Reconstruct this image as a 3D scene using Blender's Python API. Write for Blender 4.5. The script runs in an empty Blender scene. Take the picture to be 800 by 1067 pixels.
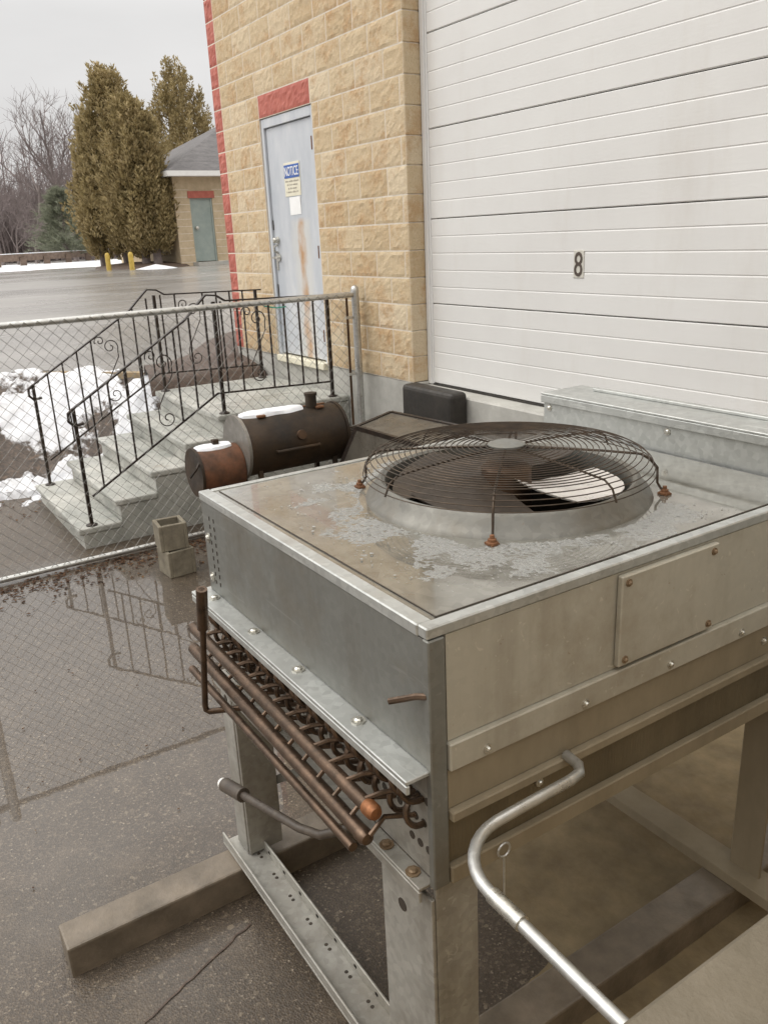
import bpy, bmesh, math, random
from math import sin, cos, pi, radians, sqrt, atan2
from mathutils import Vector, Matrix, noise

random.seed(7)
scn = bpy.context.scene
col = scn.collection

# ------------------------------------------------------------------ camera, sky, sun, exposure
FPX, YAW, PITCH, ROLL = 862.06, radians(57.68), radians(18.587), radians(-2.616)
EYE = Vector((0, 0, 2.25))
fw = Vector((-sin(YAW) * cos(PITCH), cos(YAW) * cos(PITCH), -sin(PITCH)))
rt = Vector((cos(YAW), sin(YAW), 0))
up = rt.cross(fw)
rt2 = rt * cos(ROLL) + up * sin(ROLL)
up2 = -rt * sin(ROLL) + up * cos(ROLL)
cam_d = bpy.data.cameras.new('camera')
cam_d.sensor_fit = 'HORIZONTAL'
cam_d.sensor_width = 36
cam_d.lens = 36 * FPX / 800
cam_d.clip_start = 0.02
cam_d.clip_end = 2000
cam = bpy.data.objects.new('camera', cam_d)
col.objects.link(cam)
M = Matrix((rt2, up2, -fw)).transposed().to_4x4()
M.translation = EYE
cam.matrix_world = M
scn.camera = cam

SUN_EL, SUN_AZ = radians(50), radians(215)      # soft brightest part of the overcast
world = bpy.data.worlds.new('World')
scn.world = world
world.use_nodes = True
wt = world.node_tree
for n in list(wt.nodes):
    wt.nodes.remove(n)
wo = wt.nodes.new('ShaderNodeOutputWorld')
bg = wt.nodes.new('ShaderNodeBackground')
bg.inputs['Strength'].default_value = 0.11
sky = wt.nodes.new('ShaderNodeTexSky')
sky.sky_type = 'NISHITA'
sky.sun_disc = False
sky.sun_elevation = SUN_EL
sky.sun_rotation = SUN_AZ
sky.dust_density = 6
sky.air_density = 1.2
hs = wt.nodes.new('ShaderNodeHueSaturation')
hs.inputs['Saturation'].default_value = 0.10
hs.inputs['Value'].default_value = 0.5
wt.links.new(sky.outputs[0], hs.inputs['Color'])
tc = wt.nodes.new('ShaderNodeTexCoord')
sep = wt.nodes.new('ShaderNodeSeparateXYZ')
wt.links.new(tc.outputs['Generated'], sep.inputs[0])
ramp = wt.nodes.new('ShaderNodeValToRGB')       # overcast: zenith brighter than horizon
ramp.color_ramp.elements[0].position = 0.0
ramp.color_ramp.elements[0].color = (0.29, 0.285, 0.285, 1)
ramp.color_ramp.elements[1].position = 0.85
ramp.color_ramp.elements[1].color = (1, 0.975, 0.94, 1)
e = ramp.color_ramp.elements.new(0.22)
e.color = (0.30, 0.296, 0.292, 1)
wt.links.new(sep.outputs['Z'], ramp.inputs[0])
cn = wt.nodes.new('ShaderNodeTexNoise')
cn.inputs['Scale'].default_value = 2.2
cn.inputs['Detail'].default_value = 6
mp = wt.nodes.new('ShaderNodeMapping')
mp.inputs['Scale'].default_value = (1, 1, 3.5)
wt.links.new(tc.outputs['Generated'], mp.inputs[0])
wt.links.new(mp.outputs[0], cn.inputs['Vector'])
mr = wt.nodes.new('ShaderNodeMapRange')
mr.inputs['From Min'].default_value = 0.3
mr.inputs['From Max'].default_value = 0.7
mr.inputs['To Min'].default_value = 20.5
mr.inputs['To Max'].default_value = 25.5
wt.links.new(cn.outputs['Fac'], mr.inputs['Value'])
vm = wt.nodes.new('ShaderNodeVectorMath')
vm.operation = 'SCALE'
wt.links.new(ramp.outputs[0], vm.inputs[0])
wt.links.new(mr.outputs[0], vm.inputs['Scale'])
va = wt.nodes.new('ShaderNodeVectorMath')
va.operation = 'ADD'
wt.links.new(vm.outputs[0], va.inputs[0])
wt.links.new(hs.outputs[0], va.inputs[1])
wt.links.new(va.outputs[0], bg.inputs['Color'])
wt.links.new(bg.outputs[0], wo.inputs[0])

sun_d = bpy.data.lights.new('sun', 'SUN')
sun_d.energy = 0.9
sun_d.angle = radians(40)
sun_d.color = (1, 0.96, 0.9)
sun = bpy.data.objects.new('sun', sun_d)
col.objects.link(sun)
sdir = Vector((-0.45, -0.75, 1.0)).normalized()      # towards the sun: over the yard, facing the wall
sun.rotation_euler = sdir.to_track_quat('Z', 'Y').to_euler()
sun.location = (0, -5, 30)
sky.sun_elevation = math.asin(sdir.z)
sky.sun_rotation = atan2(sdir.x, sdir.y)

vs = scn.view_settings
vs.view_transform = 'Standard'
vs.look = 'None'
vs.gamma = 1
vs.use_curve_mapping = False
vs.exposure = -0.3


# ------------------------------------------------------------------ helpers
def pix(x, y, axis, v):
    """point where the photo's line of sight through pixel (x, y) meets the plane axis = v (used only for measuring)"""
    d = fw + rt2 * ((x - 400) / FPX) - up2 * ((y - 533.5) / FPX)
    return EYE + d * ((v - EYE[axis]) / d[axis])


class MB:
    def __init__(s):
        s.v = []
        s.f = []

    def add(s, vs, fs):
        o = len(s.v)
        s.v += [Vector(p) for p in vs]
        s.f += [[i + o for i in f] for f in fs]
        return s

    def box(s, a, b):
        (x0, y0, z0), (x1, y1, z1) = a, b
        x0, x1 = min(x0, x1), max(x0, x1)
        y0, y1 = min(y0, y1), max(y0, y1)
        z0, z1 = min(z0, z1), max(z0, z1)
        return s.add([(x0, y0, z0), (x1, y0, z0), (x1, y1, z0), (x0, y1, z0), (x0, y0, z1), (x1, y0, z1), (x1, y1, z1), (x0, y1, z1)],
                     [(0, 3, 2, 1), (4, 5, 6, 7), (0, 1, 5, 4), (1, 2, 6, 5), (2, 3, 7, 6), (3, 0, 4, 7)])

    def hexa(s, p):
        """eight corners: bottom ring then top ring"""
        return s.add(p, [(0, 3, 2, 1), (4, 5, 6, 7), (0, 1, 5, 4), (1, 2, 6, 5), (2, 3, 7, 6), (3, 0, 4, 7)])

    def bar(s, p, q, w, h, upv=(0, 0, 1)):
        p, q = Vector(p), Vector(q)
        d = (q - p).normalized()
        u = Vector(upv)
        if abs(d.dot(u)) > .98:
            u = Vector((0, 1, 0))
        sd = d.cross(u).normalized() * (w / 2)
        u = sd.cross(d).normalized() * (h / 2)
        return s.hexa([p - sd - u, p + sd - u, p + sd + u, p - sd + u, q - sd - u, q + sd - u, q + sd + u, q - sd + u])

    def tube(s, pts, r, n=8, cap=True, closed=False):
        pts = [Vector(p) for p in pts]
        m = len(pts)
        rs = r if isinstance(r, (list, tuple)) else [r] * m
        o = len(s.v)
        prev = None
        for i in range(m):
            if closed:
                t = pts[(i + 1) % m] - pts[i - 1]
            else:
                t = pts[min(i + 1, m - 1)] - pts[max(i - 1, 0)]
            if t.length < 1e-9:
                t = Vector((0, 0, 1))
            t.normalize()
            if prev is None:
                a = Vector((0, 0, 1)) if abs(t.z) < .9 else Vector((1, 0, 0))
                nrm = t.cross(a).normalized()
            else:
                nrm = (prev - t * prev.dot(t))
                if nrm.length < 1e-6:
                    nrm = t.orthogonal()
                nrm.normalize()
            prev = nrm
            b = t.cross(nrm)
            for k in range(n):
                an = 2 * pi * k / n
                s.v.append(pts[i] + (nrm * cos(an) + b * sin(an)) * rs[i])
        lim = m if closed else m - 1
        for i in range(lim):
            for k in range(n):
                k2 = (k + 1) % n
                i2 = (i + 1) % m
                s.f.append([o + i * n + k, o + i * n + k2, o + i2 * n + k2, o + i2 * n + k])
        if cap and not closed and n > 2:
            s.f.append([o + k for k in range(n)][::-1])
            s.f.append([o + (m - 1) * n + k for k in range(n)])
        return s

    def lathe(s, prof, c, axis=(0, 0, 1), n=32):
        """prof: list of (radius, height along axis)"""
        ax = Vector(axis).normalized()
        a = ax.orthogonal().normalized()
        b = ax.cross(a)
        o = len(s.v)
        c = Vector(c)
        m = len(prof)
        for (r, h) in prof:
            for k in range(n):
                t = 2 * pi * k / n
                s.v.append(c + ax * h + (a * cos(t) + b * sin(t)) * max(r, 1e-4))
        for i in range(m - 1):
            for k in range(n):
                k2 = (k + 1) % n
                s.f.append([o + i * n + k, o + i * n + k2, o + (i + 1) * n + k2, o + (i + 1) * n + k])
        return s

    def bolt(s, c, axis, r=.009):
        return s.lathe([(0, .008), (r * .6, .008), (r, .005), (r, .002), (r * 1.7, .002), (r * 1.7, -.002)], c, axis, 8)

    def build(s, name, mat, parent=None, smooth=False, bevel=0, origin=None, seg=1):
        me = bpy.data.meshes.new(name)
        root = parent
        while root is not None and root.parent is not None:
            root = root.parent
        off = root.location if root is not None else (Vector(origin) if origin else Vector())
        me.from_pydata([tuple(p - off) for p in s.v], [], s.f)
        me.update()
        if smooth:
            me.polygons.foreach_set('use_smooth', [True] * len(me.polygons))
            try:
                me.set_sharp_from_angle(angle=radians(40))
            except Exception:
                pass
        if mat:
            me.materials.append(mat)
        o = bpy.data.objects.new(name, me)
        col.objects.link(o)
        if parent is not None:
            o.parent = parent
        elif origin:
            o.location = origin
        if bevel:
            b = o.modifiers.new('bevel', 'BEVEL')
            b.width = bevel
            b.segments = seg
            b.limit_method = 'ANGLE'
        return o


def absorb(main, extra):
    """surface marks (holes, slots, seams) become part of the mesh they lie on, with their own material slot"""
    a, b = main.data, extra.data
    vs_ = [tuple(v_.co) for v_ in a.vertices] + [tuple(v_.co) for v_ in b.vertices]
    na_ = len(a.vertices)
    fs_ = [list(p.vertices) for p in a.polygons] + [[i + na_ for i in p.vertices] for p in b.polygons]
    me = bpy.data.meshes.new(main.name)
    me.from_pydata(vs_, [], fs_)
    me.materials.append(a.materials[0])
    me.materials.append(b.materials[0])
    me.polygons.foreach_set('material_index', [0] * len(a.polygons) + [1] * len(b.polygons))
    me.polygons.foreach_set('use_smooth', [p.use_smooth for p in a.polygons] + [False] * len(b.polygons))
    me.update()
    for md in list(main.modifiers):
        if md.type == 'BEVEL' and md.width > .002:
            pass
    main.data = me
    bpy.data.objects.remove(extra)


def tag(o, label, cat, group=None, kind=None):
    if label:
        o['label'] = label
    if cat:
        o['category'] = cat
    if group:
        o['group'] = group
    if kind:
        o['kind'] = kind
    return o


def thing(name, loc, label, cat, group=None, rz=0):
    o = bpy.data.objects.new(name, None)
    o.empty_display_size = .1
    o.location = loc
    o.rotation_euler.z = rz
    col.objects.link(o)
    return tag(o, label, cat, group)


def structure(o):
    o['kind'] = 'structure'
    return o


def dup(root, loc, rz=None, label=None):
    r = root.copy()
    col.objects.link(r)
    r.location = loc
    if rz is not None:
        r.rotation_euler.z = rz
    if label:
        r['label'] = label
    for ch in [c for c in col.objects if c.parent is root]:
        c = ch.copy()
        col.objects.link(c)
        c.parent = r
        for g in [k for k in col.objects if k.parent is ch]:
            d = g.copy()
            col.objects.link(d)
            d.parent = c
    return r


# ------------------------------------------------------------------ materials
class NT:
    def __init__(s, name):
        s.m = bpy.data.materials.new(name)
        s.m.use_nodes = True
        s.t = s.m.node_tree
        s.b = s.t.nodes['Principled BSDF']
        s.tc = s.t.nodes.new('ShaderNodeTexCoord')
        s.geo = s.t.nodes.new('ShaderNodeNewGeometry')

    def n(s, kind, **kw):
        n = s.t.nodes.new('ShaderNode' + kind)
        for k, v in kw.items():
            if k in n.inputs:
                n.inputs[k].default_value = v
            else:
                setattr(n, k, v)
        return n

    def l(s, a, b):
        s.t.links.new(a, b)

    def pos(s, scale=(1, 1, 1)):
        mp = s.n('Mapping')
        mp.inputs['Scale'].default_value = scale
        s.l(s.geo.outputs['Position'], mp.inputs[0])
        return mp.outputs[0]

    def noise(s, scale, detail=5, rough=.6, stretch=(1, 1, 1), dist=0):
        n = s.n('TexNoise', Scale=scale, Detail=detail, Roughness=rough, Distortion=dist)
        s.l(s.pos(stretch), n.inputs['Vector'])
        return n.outputs['Fac']

    def ramp(s, fac, stops):
        r = s.n('ValToRGB')
        el = r.color_ramp.elements
        while len(el) < len(stops):
            el.new(.5)
        for e_, (p, c) in zip(el, stops):
            e_.position = p
            c = c if isinstance(c, (tuple, list)) else (c, c, c)
            e_.color = (*c[:3], 1)
        s.l(fac, r.inputs[0])
        return r.outputs[0]

    def mix(s, fac, a, b, mode='MIX'):
        m = s.n('Mix', data_type='RGBA', blend_type=mode)
        for sock, v in ((m.inputs[0], fac), (m.inputs[6], a), (m.inputs[7], b)):
            if hasattr(v, 'is_output'):
                s.l(v, sock)
            elif isinstance(v, (int, float)):
                sock.default_value = v if sock.type == 'VALUE' else (v, v, v, 1)
            else:
                sock.default_value = (*v[:3], 1)
        return m.outputs[2]

    def math(s, op, a, b=0.0):
        m = s.n('Math', operation=op)
        for sock, v in ((m.inputs[0], a), (m.inputs[1], b)):
            if hasattr(v, 'is_output'):
                s.l(v, sock)
            else:
                sock.default_value = v
        return m.outputs[0]

    def bump(s, h, strength=.3, dist=.01, prev=None):
        b = s.n('Bump', Strength=strength, Distance=dist)
        s.l(h, b.inputs['Height'])
        if prev is not None:
            s.l(prev, b.inputs['Normal'])
        return b.outputs[0]

    def set(s, **kw):
        for k, v in kw.items():
            k = k.replace('_', ' ')
            sock = s.b.inputs[k]
            if hasattr(v, 'is_output'):
                s.l(v, sock)
            elif isinstance(v, (tuple, list)) and sock.type == 'RGBA':
                sock.default_value = (*v[:3], 1)
            else:
                sock.default_value = v
        return s.m


def simple(name, c1, c2, scale=6, rough=.6, metal=0, bump=.15, bscale=60, stretch=(1, 1, 1), rvar=.15, **kw):
    t = NT(name)
    n1 = t.noise(scale, 6, .65, stretch)
    c = t.ramp(n1, [(.3, c1), (.7, c2)])
    n2 = t.noise(bscale, 4, .6, stretch)
    rr = t.ramp(t.noise(scale * 2.3, 4), [(.3, max(rough - rvar, .02)), (.7, min(rough + rvar, 1))])
    t.set(Base_Color=c, Roughness=rr, Metallic=metal, **kw)
    if bump:
        t.set(Normal=t.bump(n2, bump, .004))
    return t.m


def galvanised(name, tint=(1, 1, 1), rough=.36, metal=.75, dirt_veil=.35, dirtcol=(.16, .125, .08), val=.46, spangle=1.0):
    t = NT(name)
    v = t.n('TexVoronoi', Scale=55.0)
    t.l(t.pos(), v.inputs['Vector'])
    sp = t.ramp(v.outputs['Color'], [(.1, tuple(val * (1 - .12 * spangle) * c for c in tint)), (.9, tuple(val * (1 + .10 * spangle) * c for c in tint))])
    big = t.noise(2.6, 7, .68)
    c = t.mix(t.ramp(big, [(.48, 0), (.75, dirt_veil)]), sp, dirtcol)
    streak = t.noise(7, 5, .6, (1, 1, .12))
    c = t.mix(t.ramp(streak, [(.5, 0), (.8, dirt_veil * .8)]), c, tuple(.7 * x for x in dirtcol))
    speck = t.ramp(t.noise(48, 5, .75), [(.66, 0), (.74, dirt_veil)])
    c = t.mix(speck, c, (.17, .085, .035))
    scr = t.ramp(t.noise(26, 3, .5, (.06, 1, 1), 1.5), [(.66, 0), (.70, .35)])
    c = t.mix(scr, c, tuple(min(1, val * 1.5) * x for x in tint))
    fine = t.noise(90, 3)
    rr = t.ramp(t.noise(9, 5), [(.3, rough - .09), (.7, rough + .14)])
    t.set(Base_Color=c, Roughness=rr, Metallic=metal)
    warp = t.noise(3.5, 2)
    t.set(Normal=t.bump(fine, .05, .002, t.bump(warp, .12, .02)))
    return t.m


MT = {}
MT['galv'] = galvanised('galvanised steel', (.99, 1.0, .92), .48, .55, .6, (.15, .115, .07), .215, .6)
MT['galv_new'] = galvanised('clean galvanised steel', (.98, 1.0, .96), .40, .65, .15, val=.48)
MT['galv_side'] = galvanised('grimy veil-tinted galvanised steel', (1.0, .94, .78), .55, .3, .6, (.20, .15, .085), .43, .25)  # brown tint adds the window-glass reflection to the right face colour
MT['veil_brown'] = simple('veil brown steel', (.17, .138, .088), (.30, .25, .17), 3, .75, .0, .3, 50, (1, 1, .4))  # window-glass veil painted into the colour of the lower right side
MT['galv_leg'] = galvanised('weathered galvanised steel', (1.0, .97, .88), .5, .5, .55, val=.40)
MT['wire'] = galvanised('dull fence wire', (1, .98, .92), .5, .6, .3, val=.24)
MT['galv_pipe'] = galvanised('galvanised pipe', (1, 1, .96), .33, .8, .25, val=.55)

# wet sheet metal with a film of melt water
t = NT('wet galvanised top')
v = t.n('TexVoronoi', Scale=40.0)
t.l(t.pos(), v.inputs['Vector'])
spc = t.ramp(v.outputs['Color'], [(.1, (.26, .25, .22)), (.9, (.34, .33, .29))])
nb = t.noise(4.2, 7, .7)
cc = t.mix(t.ramp(nb, [(.46, 0), (.72, .6)]), spc, (.19, .17, .13))
wet = t.noise(2.4, 4, .6)
t.set(Base_Color=cc, Metallic=.55, Roughness=t.ramp(wet, [(.42, .06), (.62, .30)]), Coat_Weight=.7, Coat_Roughness=.03, Coat_IOR=1.33)
t.set(Normal=t.bump(t.noise(5, 3), .1, .01))
MT['wet_top'] = t.m
MT['shroud'] = galvanised('dull shroud steel', (1, .97, .86), .42, .5, .6, val=.19)

MT['dark_steel'] = simple('rusty dark steel', (.045, .03, .02), (.13, .07, .035), 9, .5, .5)
MT['rust'] = simple('rusted steel', (.10, .045, .02), (.22, .10, .045), 18, .75, .2)
MT['guard'] = simple('rusty guard wire', (.032, .025, .019), (.088, .060, .038), 16, .5, .5)
MT['blade'] = simple('dark fan blade', (.035, .027, .02), (.085, .066, .05), 8, .5, .3, .05)
MT['blade_pale'] = simple('brightened fan blade', (.62, .58, .53), (.78, .74, .69), 8, .4, .1, .05)  # light on the fan painted in: one pale blade, three dark ones
MT['interior'] = simple('dark interior', (.03, .024, .018), (.065, .05, .036), 9, .7, .1)  # near-black paints in the shade of wells, holes and slots
MT['copper'] = simple('tarnished copper', (.06, .042, .029), (.155, .10, .066), 20, .36, .7)
MT['copper'].node_tree.nodes['Principled BSDF'].inputs['Roughness'].default_value = .4
MT['copper_bright'] = simple('bright copper', (.17, .07, .028), (.30, .12, .045), 60, .5, .5)
MT['bolt'] = simple('zinc bolt', (.45, .44, .40), (.66, .64, .58), 40, .3, .9)
MT['rust_bolt'] = simple('rusty bolt', (.14, .09, .05), (.28, .2, .12), 40, .6, .4)
MT['pipe_lag'] = simple('black pipe lagging', (.045, .035, .028), (.10, .08, .06), 20, .5, 0)
MT['white_plastic'] = simple('white plastic', (.72, .71, .68), (.8, .79, .76), 12, .4)
MT['iron'] = simple('black wrought iron', (.018, .015, .013), (.05, .034, .025), 30, .42, .4)
MT['black_rubber'] = simple('black rubber', (.016, .014, .012), (.04, .034, .027), 10, .6, 0, .3)
MT['grill'] = simple('rusted black smoker steel', (.010, .008, .006), (.060, .034, .015), 3.2, .6, .2, .5)
MT['firebox'] = simple('rusted firebox steel', (.055, .028, .015), (.17, .07, .033), 9, .7, .1, .3)
MT['grill_grey'] = simple('worn grey steel', (.16, .15, .13), (.3, .28, .25), 9, .45, .5)
MT['concrete'] = simple('weathered concrete', (.33, .32, .29), (.50, .49, .45), 4, .75, 0, .35, 45)
t = NT('pale worn step concrete')
c = t.ramp(t.noise(2.6, 7, .7), [(.3, (.24, .25, .225)), (.7, (.52, .51, .465))])
c = t.mix(t.ramp(t.noise(9, 7, .75), [(.52, 0), (.72, .6)]), c, (.16, .15, .125))
c = t.mix(t.ramp(t.noise(38, 5, .7), [(.58, 0), (.72, .5)]), c, (.13, .115, .09))
c = t.mix(t.ramp(t.noise(5.3, 6, .7, (1, 1, .3)), [(.60, 0), (.78, .6)]), c, (.30, .20, .10))
t.set(Base_Color=c, Roughness=t.ramp(t.noise(3, 5), [(.35, .25), (.65, .7)]), Normal=t.bump(t.noise(60, 6, .7), .6, .004))
MT['step_concrete'] = t.m
MT['wet_concrete'] = simple('wet concrete sleeper', (.10, .082, .06), (.22, .18, .135), 7, .45, 0, .5, 60)
MT['cinder'] = simple('cinder block concrete', (.14, .12, .088), (.26, .23, .17), 14, .85, 0, .7, 90)
MT['white_metal'] = simple('white painted steel', (.66, .655, .64), (.72, .715, .70), 2, .45, 0, .03, 60)
MT['red_paint'] = simple('red painted block', (.36, .088, .062), (.47, .14, .10), 9, .6, 0, .3, 40)
MT['mortar'] = simple('mortar', (.58, .51, .42), (.76, .70, .60), 20, .9, 0, .3, 80)
MT['fascia'] = simple('white fascia', (.75, .74, .72), (.82, .81, .79), 8, .5)
MT['plate'] = simple('pale number plate', (.52, .50, .44), (.60, .58, .52), 30, .5, 0, 0)
MT['digit'] = simple('dark brown figure', (.055, .04, .03), (.09, .065, .05), 30, .5, 0, 0)
MT['blue'] = simple('blue sign paint', (.03, .09, .33), (.05, .13, .42), 20, .5, 0, 0)
MT['cream'] = simple('cream sign paint', (.68, .64, .50), (.76, .72, .58), 14, .5, 0, 0)
MT['white'] = simple('white paper', (.82, .82, .81), (.88, .88, .87), 14, .6, 0, 0)
MT['ink'] = simple('faded print', (.30, .27, .22), (.42, .38, .31), 40, .6, 0, 0)
MT['yellow'] = simple('yellow paint', (.42, .29, .05), (.55, .39, .08), 12, .5)
MT['kerbpaint'] = simple('worn kerb', (.20, .16, .11), (.34, .25, .14), 8, .75)
MT['bark'] = simple('grey brown bark', (.10, .08, .075), (.23, .19, .175), 3, .9, 0, .4, 20)
MT['twig'] = simple('grey twigs', (.13, .105, .10), (.25, .205, .195), 2, .9, 0, 0)
MT['wood'] = simple('weathered timber rail', (.12, .085, .065), (.24, .175, .135), 8, .8, 0, .3, 30, (1, .2, 1))
MT['sill'] = simple('gritty stone sill', (.095, .078, .05), (.15, .125, .088), 12, .8, 0, .5, 140)
MT['hose'] = simple('green twine', (.05, .35, .25), (.08, .45, .32), 20, .5)

# snow
t = NT('snow')
t.set(Base_Color=t.ramp(t.noise(9, 6), [(.3, (.74, .76, .80)), (.7, (.86, .87, .89))]), Roughness=.55,
      Normal=t.bump(t.noise(60, 5), .35, .01))
t.b.inputs['Subsurface Weight'].default_value = .15
t.b.inputs['Subsurface Radius'].default_value = (.02, .03, .04)
t.b.inputs['Subsurface Scale'].default_value = .5
MT['snow'] = t.m

# slush and ice grains
t = NT('slush')
t.set(Base_Color=(.66, .66, .63), Roughness=.22, Transmission_Weight=.68, IOR=1.31, Normal=t.bump(t.noise(260, 4, .7), .6, .003))
MT['slush'] = t.m

# wet asphalt of the yard: stones in tar under a film of water that stands deeper in one broad hollow
t = NT('wet yard asphalt')
v = t.n('TexVoronoi', Scale=150.0)
t.l(t.pos(), v.inputs['Vector'])
v2 = t.n('TexVoronoi', Scale=75.0)
t.l(t.pos(), v2.inputs['Vector'])
c = t.ramp(v.outputs['Color'], [(.15, (.042, .030, .019)), (.62, (.066, .047, .030)), (.86, (.13, .098, .066)), (.97, (.30, .25, .185))])
c = t.mix(t.ramp(v2.outputs['Color'], [(.86, 0), (.93, .8)]), c, (.20, .16, .11))
c = t.mix(t.ramp(t.noise(.9, 7, .62), [(.40, 0), (.70, .55)]), c, (.066, .052, .037))
c = t.mix(t.ramp(t.noise(5, 6, .65), [(.50, 0), (.75, .45)]), c, (.13, .099, .068))
c = t.mix(t.ramp(t.noise(14, 6, .7), [(.62, 0), (.72, .5)]), c, (.055, .042, .03))
vmd = t.n('VectorMath', operation='DISTANCE')
mpp = t.n('Mapping')
mpp.inputs['Scale'].default_value = (1, 1.25, 1)
t.l(t.geo.outputs['Position'], mpp.inputs[0])
t.l(mpp.outputs[0], vmd.inputs[0])
vmd.inputs[1].default_value = (-4.3, .75, 0)
depth = t.math('ADD', vmd.outputs['Value'], t.math('MULTIPLY', t.noise(1.3, 6, .6), 1.6))
film = t.ramp(t.math('MULTIPLY', depth, .25), [(.57, 1), (.78, .22)])
t.set(Base_Color=c, Roughness=.55, Coat_Weight=film, Coat_IOR=1.47)
t.set(Coat_Roughness=t.ramp(film, [(.25, .34), (.8, .012)]))
t.l(t.bump(t.noise(6, 2), .025, .01), t.b.inputs['Coat Normal'])
t.set(Normal=t.bump(v.outputs['Distance'], .38, .006))
MT['asphalt'] = t.m
MT['dirt_veil'] = simple('sandy veil brown ground', (.14, .104, .056), (.25, .19, .105), 7, .8, 0, .7, 45)  # lighter brown ground colour carries the veil of the window glass

t = NT('wet road')
n1 = t.noise(1.3, 6, .6, (1, .35, 1))
c = t.ramp(n1, [(.3, (.19, .178, .165)), (.7, (.28, .265, .245))])
r = t.ramp(t.noise(.55, 5, .6, (1, .3, 1)), [(.36, .16), (.62, .34)])
t.set(Base_Color=c, Roughness=r, IOR=1.6)
t.set(Normal=t.bump(t.noise(2.2, 4, .6, (2.2, .5, 1)), .08, .03, t.bump(t.noise(60, 3), .5, .006)))
MT['road'] = t.m

# soil and snow bank: snow attribute comes from the modelled relief
t = NT('soil and snow')
at = t.n('Attribute', attribute_name='snow')
soil = t.ramp(t.noise(22, 7, .7), [(.3, (.03, .022, .017)), (.55, (.08, .058, .043)), (.75, (.20, .13, .085))])
sn = t.ramp(t.noise(9, 6), [(.3, (.58, .59, .62)), (.7, (.74, .745, .76))])
sn = t.mix(t.ramp(t.noise(60, 5, .7), [(.6, 0), (.74, .5)]), sn, (.26, .21, .16))
fac = t.math('ADD', at.outputs['Fac'], t.math('MULTIPLY', t.math('SUBTRACT', t.noise(14, 6, .65), .5), .9))
t.set(Base_Color=t.mix(t.ramp(fac, [(.42, 0), (.58, 1)]), soil, sn), Roughness=.65, Normal=t.bump(t.noise(45, 6), .6, .02))
MT['bank'] = t.m
MT['soil'] = simple('dark wet mulch', (.045, .03, .022), (.12, .08, .058), 25, .6, 0, .8, 60)

# split face blocks
t = NT('split face block')
rnd = t.geo.outputs['Random Per Island']
base = t.ramp(rnd, [(0, (.53, .40, .24)), (.35, (.61, .485, .315)), (.7, (.56, .43, .265)), (1, (.66, .545, .38))])
n1 = t.noise(5.5, 7, .72)
c = t.mix(t.ramp(n1, [(.48, 0), (.66, .75)]), base, (.46, .265, .115))
n2 = t.noise(26, 6, .7)
c = t.mix(t.ramp(n2, [(.5, 0), (.78, .6)]), c, (.70, .60, .45))
c = t.mix(t.ramp(t.noise(70, 4), [(.55, 0), (.8, .5)]), c, (.30, .21, .125))
t.set(Base_Color=c, Roughness=.85, Normal=t.bump(t.noise(55, 8, .8), .6, .02))
MT['block'] = t.m
MT['block_far'] = simple('tan block', (.42, .33, .215), (.58, .465, .32), 5, .85, 0, .6, 14)

# painted walk door with scratches and a rust run
t = NT('worn grey blue door paint')
base = t.ramp(t.noise(3, 7, .7, (1, 1, .35)), [(.3, (.42, .45, .49)), (.52, (.53, .55, .58)), (.75, (.70, .70, .69))])
sepx = t.n('SeparateXYZ')
t.l(t.geo.outputs['Position'], sepx.inputs[0])
wob = t.math('MULTIPLY', t.math('SUBTRACT', t.noise(5, 4, .6, (1, 1, .5)), .5), .22)
dx = t.math('ABSOLUTE', t.math('ADD', t.math('ADD', sepx.outputs['X'], 7.16), wob))
run = t.ramp(dx, [(.0, 1), (.035, .7), (.075, 0)])
zr = t.n('MapRange')
zr.inputs['From Min'].default_value = 2.43
zr.inputs['From Max'].default_value = 2.38
t.l(sepx.outputs['Z'], zr.inputs['Value'])
brk = t.ramp(t.noise(4.2, 4, .6, (1, 1, .8)), [(.38, .25), (.6, .95)])
f = t.math('MULTIPLY', t.math('MULTIPLY', run, zr.outputs[0]), brk)
pale = t.ramp(dx, [(.0, 1), (.16, .5), (.22, 0)])
base = t.mix(t.math('MULTIPLY', t.math('MULTIPLY', pale, zr.outputs[0]), .55), base, (.66, .63, .55))
t.set(Base_Color=t.mix(f, base, (.42, .20, .05)), Roughness=.38, Normal=t.bump(t.noise(30, 4), .06, .004))
MT['door'] = t.m
MT['green_door'] = simple('grey green door', (.24, .29, .27), (.33, .37, .34), 3, .5)
MT['shingle'] = simple('grey shingles', (.085, .08, .08), (.16, .15, .148), 6, .85, 0, .7, 16, (1, .5, 1))

def foliage(name, stops):
    t = NT(name)
    c_ = t.ramp(t.math('ADD', t.math('MULTIPLY', t.geo.outputs['Random Per Island'], .55), t.math('MULTIPLY', t.ramp(t.noise(1.6, 4, .6), [(.32, 0), (.68, 1)]), .45)), stops)
    t.set(Base_Color=c_, Roughness=.8)
    tr = t.n('BsdfTranslucent')
    t.l(c_, tr.inputs['Color'])
    mx = t.n('MixShader')
    mx.inputs[0].default_value = .45
    t.l(t.b.outputs[0], mx.inputs[1])
    t.l(tr.outputs[0], mx.inputs[2])
    t.l(mx.outputs[0], t.t.nodes['Material Output'].inputs['Surface'])
    return t.m


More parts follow.
